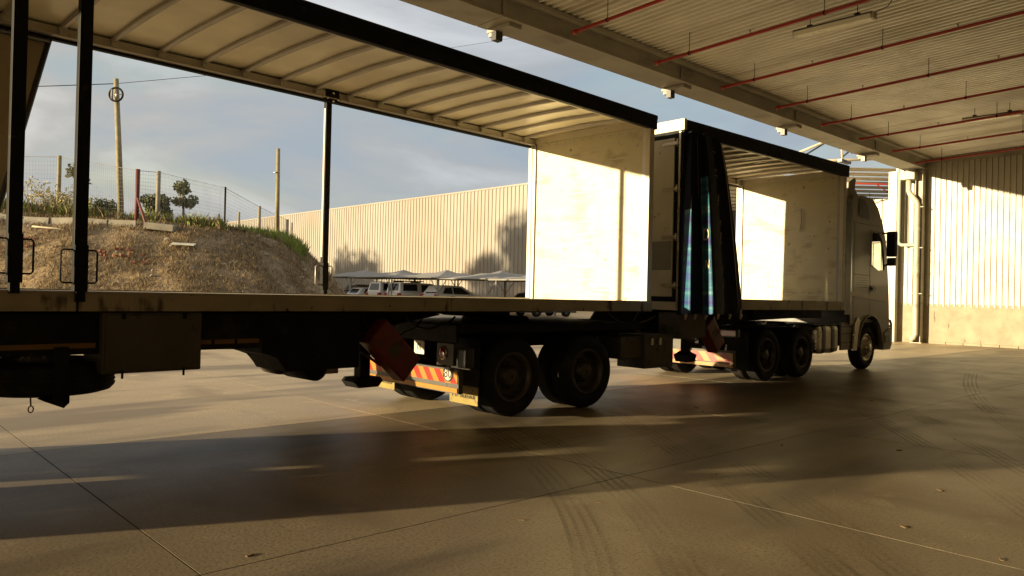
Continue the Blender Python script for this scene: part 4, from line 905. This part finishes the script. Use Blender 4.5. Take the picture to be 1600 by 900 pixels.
tp2 = [(10.08 + .315 * k, 2.55 + .05 * (-1) ** k) for k in range(9)]; bt2 = [(10.08 + .315 * k, 2.57 + .07 * (-1) ** k) for k in range(9)]
curtain(FT, 'side_curtain', tp2, bt2, 4.27, 1.36, [M['navy']], lambda i, z: 0)
def on_curtain(i, u, z, off=.012):
    f = CF((4.27 - z) / 2.91); a = Vector(tp[i]).lerp(Vector(bt[i]), f); c = Vector(tp[i + 1]).lerp(Vector(bt[i + 1]), f); p = a.lerp(c, u); d = (c - a).normalized()
    nn = Vector((d.y, -d.x)); nn = nn if nn.dot(Vector((-1, -1))) > 0 else -nn; p = p + nn * off
    return p, d, nn, (c - a).length
for txt, i, u, z, s_, mm, sx in (('P', 6, .5, 3.20, .27, 'print', 1), ('(PT', 6, .6, 2.82, .16, 'print', .9), ('FIC', 6, .5, 2.58, .27, 'print', .75), ('F', 6, .55, 2.06, .24, 'print', .9), ('R', 6, .6, 1.85, .24, 'print', .9), ('RH', 8, .5, 2.0, .20, 'print', .7),
                               ('D', 4, .55, 2.60, .27, 'cream_print', .8), ('N', 4, .6, 2.13, .20, 'cream_print', .8)):
    p, d, nn, ln = on_curtain(i, u, z)
    if d.x < -.5 or (abs(d.x) <= .5 and d.y > 0): d = -d
    lettering('print_letters', txt, s_, M[mm], cu, basis((d.x, d.y, 0), (0, 0, 1), (nn.x, nn.y, 0), (p.x, p.y, z)), .0006, sx)
for z in (4.02, 3.72, 3.62):
    p, d, nn, ln = on_curtain(6, .1, z, .008); q, _, _, _ = on_curtain(6, .95, z, .008)
    b = MB(); b.tube([(p.x, p.y, z - .015), ((p.x + q.x) / 2, (p.y + q.y) / 2 - .01, z), (q.x, q.y, z - .015)], .007, 5); b.obj('printed_line', M['print'], cu)
b = MB(); b.tube([(*on_curtain(8, 0, z, .006)[0], z) for z in (4.2, 3.7, 3.2, 2.6, 2.0, 1.45)], .007, 5); b.obj('piping', M['bow'], cu)
b = MB(); b.tube([(*on_curtain(3, .5, z, .008)[0], z) for z in (4.2, 3.9, 3.6, 3.2)], .005, 5); b.obj('piping', M['print'], cu)
for k, x in enumerate((10.1, 10.35, 10.65, 11.0, 11.35, 11.7)):
    b = MB(); b.box(x - .02, x + .02, -.11, -.10, 1.26, 1.42); b.box(x - .03, x + .03, -.125, -.10, 1.30, 1.345, bev=.004); b.obj('strap_buckle', M['bow'], cu)
b = MB(); b.tube([(X1 - .13, 1.18, 3.62), (X1 - .15, .95, 3.60), (X1 - .15, .93, 3.3), (X1 - .14, .97, 3.12)], .016, 5); b.obj('loose_strap', M['bow'], FT)
# chassis, tail, wheels
for ya_ in (.74, 1.70):
    b = MB(); b.prism([(5.75, .86), (9.8, .86), (10.4, .92), (13.2, 1.18), (15.8, 1.25), (15.8, 1.53), (10.15, 1.53), (9.85, 1.20), (5.75, 1.20)], ya_, ya_ + .03); b.obj('chassis_beam', M['chassis'], FT)
for k in range(8): b = MB(); b.box(10.5 + .7 * k, 10.56 + .7 * k, .06, 2.49, 1.43, 1.545); b.obj('cross_member', M['chassis'], FT)
b = MB(); b.box(5.72, 9.3, .12, 2.42, 1.10, 1.205, bev=.01); b.obj('tail_deck', M['chassis'], FT)
b = MB(); b.lathe([(.001, .07), (.46, .07), (.5, .04), (.5, 0), (.001, 0)], (7.3, 1.27, 1.21), 'z', 30); b.obj('fifth_wheel', M['chassis'], FT)
b = MB(); b.box(5.68, 5.72, .10, 2.45, .98, 1.20, bev=.008); b.obj('tail_plate', M['chassis'], FT)
b = MB(); b.box(5.69, 5.76, .05, 2.50, .36, .66); b.obj('bumper_beam', M['box'], FT)
chevron(FT, 5.683, .06, 2.49, .485, .64, 10)
b = MB(); b.box(5.676, 5.688, .06, 2.49, .375, .43); b.obj('yellow_strip', M['orange'], FT)
for s_, y in ((1, .30), (-1, 2.25)):
    b = MB(); b.box(5.66, 5.72, y - .17, y + .17, .70, .975, bev=.01); hb = b.obj('lamp_bracket', M['box'], FT)
    b = MB(); b.lathe([(.085, 0), (.085, -.02), (.07, -.028)], (5.66, y + .03, .85), 'x', 24); b.obj('lamp_rim', M['chrome'], hb)
    b = MB(); b.lathe([(.07, -.02), (.05, -.032), (.001, -.036)], (5.66, y + .03, .85), 'x', 20); b.obj('lamp_lens', M['lens'], hb)
    b = MB(); b.box(5.70, 5.85, y - .36, y - .20, .68, .93, bev=.03); b.obj('side_marker', M['cabdark'], FT)
b = MB(); b.box(5.668, 5.679, .76, .98, .80, .97); pl = b.obj('number_plate', M['plate'], FT); lettering('plate_letters', 'III', .13, M['black_print'], pl, FACE_REAR((5.666, .87, .885)), .001)
b = MB(); b.lathe([(.001, -.006), (.10, -.006), (.10, 0)], (5.674, .24, .60), 'x', 28); dsc = b.obj('speed_disc', M['plate'], FT)
lettering('speed_number', '80', .165, M['black_print'], dsc, FACE_REAR((5.666, .24, .60)), .001)
b = MB(); pts = [(5.666, .24 + .092 * math.cos(k / 24 * 2 * PI), .60 + .092 * math.sin(k / 24 * 2 * PI)) for k in range(25)]; b.tube(pts, .006, 5, cap=False); b.obj('disc_ring', M['black_print'], dsc)
for y0, y1 in ((.04, .62), (1.93, 2.51)):
    b = MB(); b.box(6.0, 6.015, y0, y1, .42, 1.02); fl = b.obj('mudflap', M['rubber'], FT)
    b = MB(); b.box(5.990, 6.004, y0, y1, .19, .425, bev=.004); b.obj('flap_panel', M['flap'], fl)
    lettering('flap_letters', 'HF', .13, M['black_print'], fl, FACE_REAR((5.985, y1 - .13, .31)), .001)
    lettering('flap_letters', 'FRUEHAUF', .065, M['black_print'], fl, FACE_REAR((5.985, y0 + .20, .29)), .001)
for x in (6.62, 8.05):
    wheel(FT, x, .07, .52, side=-1, dual=True); wheel(FT, x, 2.48, .52, side=1, dual=True)
    b = MB(); b.tube([(x, .4, .52), (x, 2.15, .52)], .07, 10); b.obj('axle', M['chassis'], FT)
b = MB(); b.box(8.78, 10.0, .10, .62, .66, 1.0, bev=.02); b.box(9.28, 10.0, .05, .60, .50, 1.02, bev=.012); bx_ = b.obj('battery_box', M['box'], FT)
for x in (9.42, 9.62):
    b = MB(); b.box(x, x + .06, .035, .052, .86, .97, bev=.004); b.obj('catch', M['alloy'], bx_)
b = MB(); b.box(10.12, 10.84, .02, .45, .94, 1.36, bev=.01); b.obj('pallet_box', M['box'], FT)
red_box(FT, 11.18, .05, .99, R(52), .58, .30)
for pts in (((8.7, .3, 1.35), (9.1, .4, 1.14), (9.6, .5, 1.10), (10.0, .4, 1.3)), ((8.5, .2, 1.22), (9.2, .2, 1.16), (9.5, .25, 1.0)), ((9.9, .15, 1.2), (10.5, .1, .8), (10.9, .2, .92)), ((9.9, .1, .55), (10.1, .1, .42), (10.25, .12, .4))):
    q = [Vector(p) for p in pts]; P_ = [tuple(sum((q[j] * math.comb(len(q) - 1, j) * (i / 12) ** j * (1 - i / 12) ** (len(q) - 1 - j) for j in range(len(q))), Vector())) for i in range(13)]
    b = MB(); b.tube(P_, .014, 6); b.obj('air_hose', M['hoop'], FT)
for y in (.5, 1.9):
    b = MB(); b.box(10.98, 11.10, y, y + .12, .62, 1.5, bev=.01); lg = b.obj('landing_leg', M['chassis'], FT)
    b = MB(); b.prism([(10.86, .62), (10.92, .50), (11.16, .50), (11.22, .62), (11.04, .68)], y - .06, y + .18, .01); b.obj('foot', M['chassis'], lg)

b = MB(); b.box(11.4, 12.9, .5, 2.05, 1.22, 1.43); b.box(13.05, 15.75, .45, 2.1, 1.24, 1.43); b.obj('skid_plate', M['chassis'], FT)

# ------------------------------------------------------------ tractor unit
TR = thing('truck_tractor', 'champagne silver high-roof tractor unit with bull bar, coupled to the front trailer at the right', 'truck', (12.6, 7.42, 0))
for y in (.78, 1.62):
    b = MB(); b.box(-.02, 7.0, y, y + .08, .74, 1.02); b.obj('chassis_beam', M['chassis'], TR)
b = MB(); b.lathe([(.001, .08), (.45, .08), (.5, .04), (.5, 0), (.001, 0)], (2.0, 1.24, 1.06), 'z', 30); b.obj('fifth_wheel', M['chassis'], TR)
b = MB(); b.box(-.02, .05, .02, 2.46, .33, .64); b.box(0, .6, 1.1, 1.4, .5, .8); b.obj('rear_bumper', M['box'], TR)
chevron(TR, -.028, .03, 2.45, .42, .60, 8, name='chevron_board')
b = MB(); b.box(-.036, -.024, .03, 2.45, .335, .40); b.obj('yellow_strip', M['orange'], TR)
for y in (.05, 2.05):
    b = MB(); b.box(.15, .24, y, y + .42, .88, 1.04, bev=.02); lb = b.obj('tail_lamp', M['cabdark'], TR)
    b = MB(); b.box(.135, .152, y + .03, y + .38, .905, 1.015, bev=.008); b.obj('lens', M['lens'], lb)
    b = MB(); b.box(.55, .565, y, y + .5, .25, 1.0); b.obj('mudflap', M['rubber'], TR)
for x in (1.27, 2.72):
    wheel(TR, x, .03, .52, side=-1, dual=True); wheel(TR, x, 2.45, .52, side=1, dual=True)
    b = MB(); b.tube([(x, .4, .52), (x, 2.1, .52)], .09, 10); b.obj('axle', M['chassis'], TR)
wheel(TR, 6.06, .06, .52, side=-1, front=True); wheel(TR, 6.06, 2.42, .52, side=1, front=True)
def tank(x0, x1, y0, y1, z0, z1): b = MB(); b.box(x0, x1, y0, y1, z0, z1, bev=.10); return b
for y0, y1 in ((.06, .66), (1.82, 2.42)):
    tk = tank(3.42, 4.52, y0, y1, .46, 1.07).obj('fuel_tank', M['alloy'], TR)
    for x in (3.72, 4.16):
        b = MB(); b.box(x, x + .07, y0 - .012, y1 + .012, .448, 1.082, bev=.10); b.obj('tank_strap', M['cabdark'], tk)
    b = MB(); b.box(3.3, 4.55, y0 + .02, y1, 1.085, 1.10); b.obj('catwalk', M['cabdark'], TR)
for y in (.05, 2.38):
    b = MB(); b.box(4.60, 5.20, y, y + .05, .50, 1.13, bev=.012); sk = b.obj('side_panel', M['cab'], TR)
    for z in (.66, .86, 1.02):
        b = MB(); b.box(4.62, 5.18, y - .008, y + .058, z, z + .02); b.obj('panel_seam', M['cabdark'], sk)
# cab shell
arch = [(6.06 + .68 * math.cos(R(a)), .55 + .72 * math.sin(R(a))) for a in range(5, 176, 10)]
out_ = [(4.93, 1.08), (4.93, 3.90), (5.02, 4.04), (5.5, 4.10), (6.10, 4.07), (6.42, 3.88), (6.72, 3.52), (6.93, 3.12), (7.04, 2.6), (7.14, 2.0), (7.20, 1.5), (7.24, 1.0), (7.24, .46), (6.82, .44)] + arch + [(5.30, .50), (5.18, .50), (5.18, 1.08)]
win = [(6.10, 2.50), (6.10, 3.22), (6.18, 3.30), (6.52, 3.28), (6.70, 3.12), (6.84, 2.78), (6.88, 2.40), (6.5, 2.38)]
for y, s_ in ((.0, 1), (2.48, -1)):
    M4 = basis((1, 0, 0), (0, 0, 1), (0, -1, 0), (0, y + s_ * .03, 0))
    sp_ = holed('cab_side', out_, [win], .05, M['cab'], TR, M4)
    b = MB(); b.b.faces.new([b.b.verts.new((x, y + s_ * .03, z)) for x, z in win]); b.obj('side_window', M['glass'], TR)
    yy0 = y - s_ * .001; e = -s_
    def seam(x0, z0, x1, z1, w=.012, mm='cabdark', nm='door_seam', off=.002):
        d = Vector((x1 - x0, z1 - z0)).normalized(); nn = Vector((-d.y, d.x)) * w / 2; bb = MB(); yo = (y + e * .0) + (-.0 if s_ > 0 else 0) + (0 - off - .0) * s_ + 0
        yo = y + s_ * .005 - s_ * (off + .002)
        bb.b.faces.new([bb.b.verts.new((x0 + nn.x, yo, z0 + nn.y)), bb.b.verts.new((x1 + nn.x, yo, z1 + nn.y)), bb.b.verts.new((x1 - nn.x, yo, z1 - nn.y)), bb.b.verts.new((x0 - nn.x, yo, z0 - nn.y))])
        return bb.obj(nm, M[mm], sp_)
    seam(5.02, 3.44, 6.6, 3.44, .022); seam(5.10, 1.12, 5.10, 3.42, .024); seam(6.0, 1.35, 6.0, 3.36, .024); seam(4.955, 1.1, 4.955, 3.9, .03, 'chrome', 'edge_highlight'); seam(5.12, 2.24, 6.0, 2.24, .02)  # chrome strip paints a highlight down the cab's rear edge
    seam(4.95, 1.72, 7.10, 1.60, .010); seam(4.95, 1.80, 7.12, 1.69, .10, 'stripe', 'side_stripe', .003)
    for k in range(5): seam(5.22, 1.95 + .055 * k, 5.85, 1.95 + .055 * k, .012, 'cabdark', 'vent_slot', .003)
    bb = MB(); bb.box(6.08, 6.26, y - s_ * .028 - .012, y - s_ * .028 + .012, 1.90, 1.96, bev=.008); bb.box(6.06, 6.28, y - s_ * .006 - .005, y - s_ * .006 + .005, 1.86, 2.0); bb.obj('door_handle', M['cabdark'], sp_)
    bb = MB(); yo = y - s_ * .006
    bb.b.faces.new([bb.b.verts.new((x, yo, z)) for x, z in [(5.30, 3.60), (5.86, 3.56), (5.90, 3.64), (5.76, 3.90), (5.58, 4.0), (5.30, 4.02)]]); bb.obj('fairing_recess', M['cabdark'], sp_)
    # arch lip and mud guard
    bb = MB(); q = [(x, y - s_ * .012, z) for x, z in [(6.06 + .70 * math.cos(R(a)), .55 + .74 * math.sin(R(a))) for a in range(0, 181, 10)]]; bb.tube(q, .026, 7); bb.obj('arch_trim', M['cab'], sp_)
    bb = MB()
    n = 14
    P = [(6.06 + .66 * math.cos(R(180 * k / n)), .55 + .68 * math.sin(R(180 * k / n))) for k in range(n + 1)]
    for k in range(n): bb.quad((P[k][0], y + s_ * .06, P[k][1]), (P[k + 1][0], y + s_ * .06, P[k + 1][1]), (P[k + 1][0], y + s_ * .55, P[k + 1][1]), (P[k][0], y + s_ * .55, P[k][1]))
    bb.obj('wheel_arch_liner', M['cabdark'], TR)
    # mirrors
    bb = MB(); ym = y - s_ * .20; bb.box(6.70, 6.84, ym - .12, ym + .12, 2.72, 3.34, bev=.05); bb.box(6.72, 6.82, ym - .10, ym + .10, 2.50, 2.70, bev=.03); mi_ = bb.obj('wing_mirror', M['cabdark'], TR)
    bb = MB(); bb.box(6.692, 6.699, ym - .09, ym + .09, 2.78, 3.28); bb.obj('mirror_glass', M['carglass'], mi_)
    bb = MB(); bb.tube([(6.74, y, 3.3), (6.77, ym, 3.3)], .022, 6); bb.tube([(6.79, y, 2.5), (6.77, ym, 2.56)], .022, 6); bb.obj('mirror_arm', M['cabdark'], mi_)
b = MB(); b.box(4.90, 4.95, .06, 2.42, 1.08, 3.9, bev=.01); b.obj('cab_back', M['cabdark'], TR)
b = MB(); prof_ = out_[1:8]; 
for (xa, za), (xb, zb) in zip(prof_[:-1], prof_[1:]): b.quad((xa, .005, za), (xb, .005, zb), (xb, 2.475, zb), (xa, 2.475, za))
b.obj('roof', M['cab'], TR)
b = MB(); b.quad((6.885, .09, 3.10), (7.09, .09, 2.25), (7.09, 2.39, 2.25), (6.885, 2.39, 3.10)); b.obj('windscreen', M['glass'], TR)
b = MB(); b.prism([(7.09, 2.24), (7.14, 2.0), (7.20, 1.5), (7.24, 1.0), (7.24, .46), (7.18, .46), (7.18, 1.0), (7.12, 1.6), (7.03, 2.24)], .058, 2.42); b.obj('front_panel', M['cab'], TR)
for y in (0.062, 2.36):
    b = MB(); b.quad((6.885, y, 3.10), (7.09, y, 2.25), (7.09, y + .05, 2.25), (6.885, y + .05, 3.10)); b.obj('screen_pillar', M['cabdark'], TR)
b = MB(); b.box(7.235, 7.255, .5, 1.98, .95, 1.9, bev=.01); gr = b.obj('grille', M['cabdark'], TR)
for k in range(5): b = MB(); b.box(7.256, 7.27, .52, 1.96, 1.02 + .17 * k, 1.08 + .17 * k); b.obj('grille_bar', M['alloy'], gr)
b = MB(); b.box(4.94, 6.9, .058, 2.42, 1.12, 1.2); b.box(4.95, 5.9, .06, 2.42, 2.0, 2.1); b.obj('cab_floor', M['cabdark'], TR)
b = MB(); b.box(6.1, 6.5, .35, .85, 1.2, 2.2, bev=.06); b.box(6.1, 6.2, .38, .82, 2.2, 2.6, bev=.04); b.obj('driver_seat', M['cabdark'], TR)
pts = [(6.72 + .05 * math.sin(k / 16 * 2 * PI), .6 + .21 * math.cos(k / 16 * 2 * PI), 2.34 + .18 * math.sin(k / 16 * 2 * PI)) for k in range(17)]
b = MB(); b.tube(pts, .016, 6, cap=False); b.obj('steering_wheel', M['cabdark'], TR)
for s_, y in ((1, .02), (-1, 2.46)):
    y = y - s_ * .045
    b = MB(); b.prism([(6.80, .44), (7.26, .44), (7.30, .60), (7.26, .98), (6.86, .86)], min(y, y + s_ * .5), max(y, y + s_ * .5), .02); bp = b.obj('bumper_corner', M['cab'], TR)
    b = MB(); b.box(6.9, 7.2, y - s_ * .008 - .004, y - s_ * .008 + .004, .62, .80, bev=.003); b.obj('headlamp_surround', M['cabdark'], bp)
    b = MB(); b.box(4.62, 4.94, y + s_ * .045 - .02, y + s_ * .045 + .02, 1.3, 3.9, bev=.015); b.obj('side_deflector', M['cabdark'], TR)
b = MB(); b.prism([(4.92, 4.0), (4.96, 4.36), (5.26, 4.50), (5.36, 4.46), (5.26, 4.24), (5.5, 4.10)], .10, 2.38, .02); b.obj('roof_deflector', M['cab'], TR)
b = MB(); pr_ = []
for y in (.35, 2.13): b.tube([(7.26, y, .52), (7.44, y, .50), (7.50, y, .62), (7.50, y, 1.15), (7.44, y, 1.27), (7.28, y, 1.30)], .035, 9)
for y in (.05, 2.43): b.tube([(7.26, y, .52), (7.42, y, .50), (7.48, y, .60), (7.48, y, 1.05), (7.42, y, 1.15), (7.27, y, 1.17)], .03, 9)
b.tube([(7.48, .05, .62), (7.50, .35, .62), (7.50, 2.13, .62), (7.48, 2.43, .62)], .03, 8); b.tube([(7.48, .05, 1.0), (7.50, .35, 1.1), (7.50, 2.13, 1.1), (7.48, 2.43, 1.0)], .03, 8)
b.obj('bull_bar', M['alloy'], TR)
b = MB(); b.prism([(5.10, .48), (5.30, .48), (5.36, .9), (5.45, 1.18), (5.30, 1.25), (5.16, 1.1)], -.02, .03, .01); b.obj('step_fairing', M['alloy'], TR)
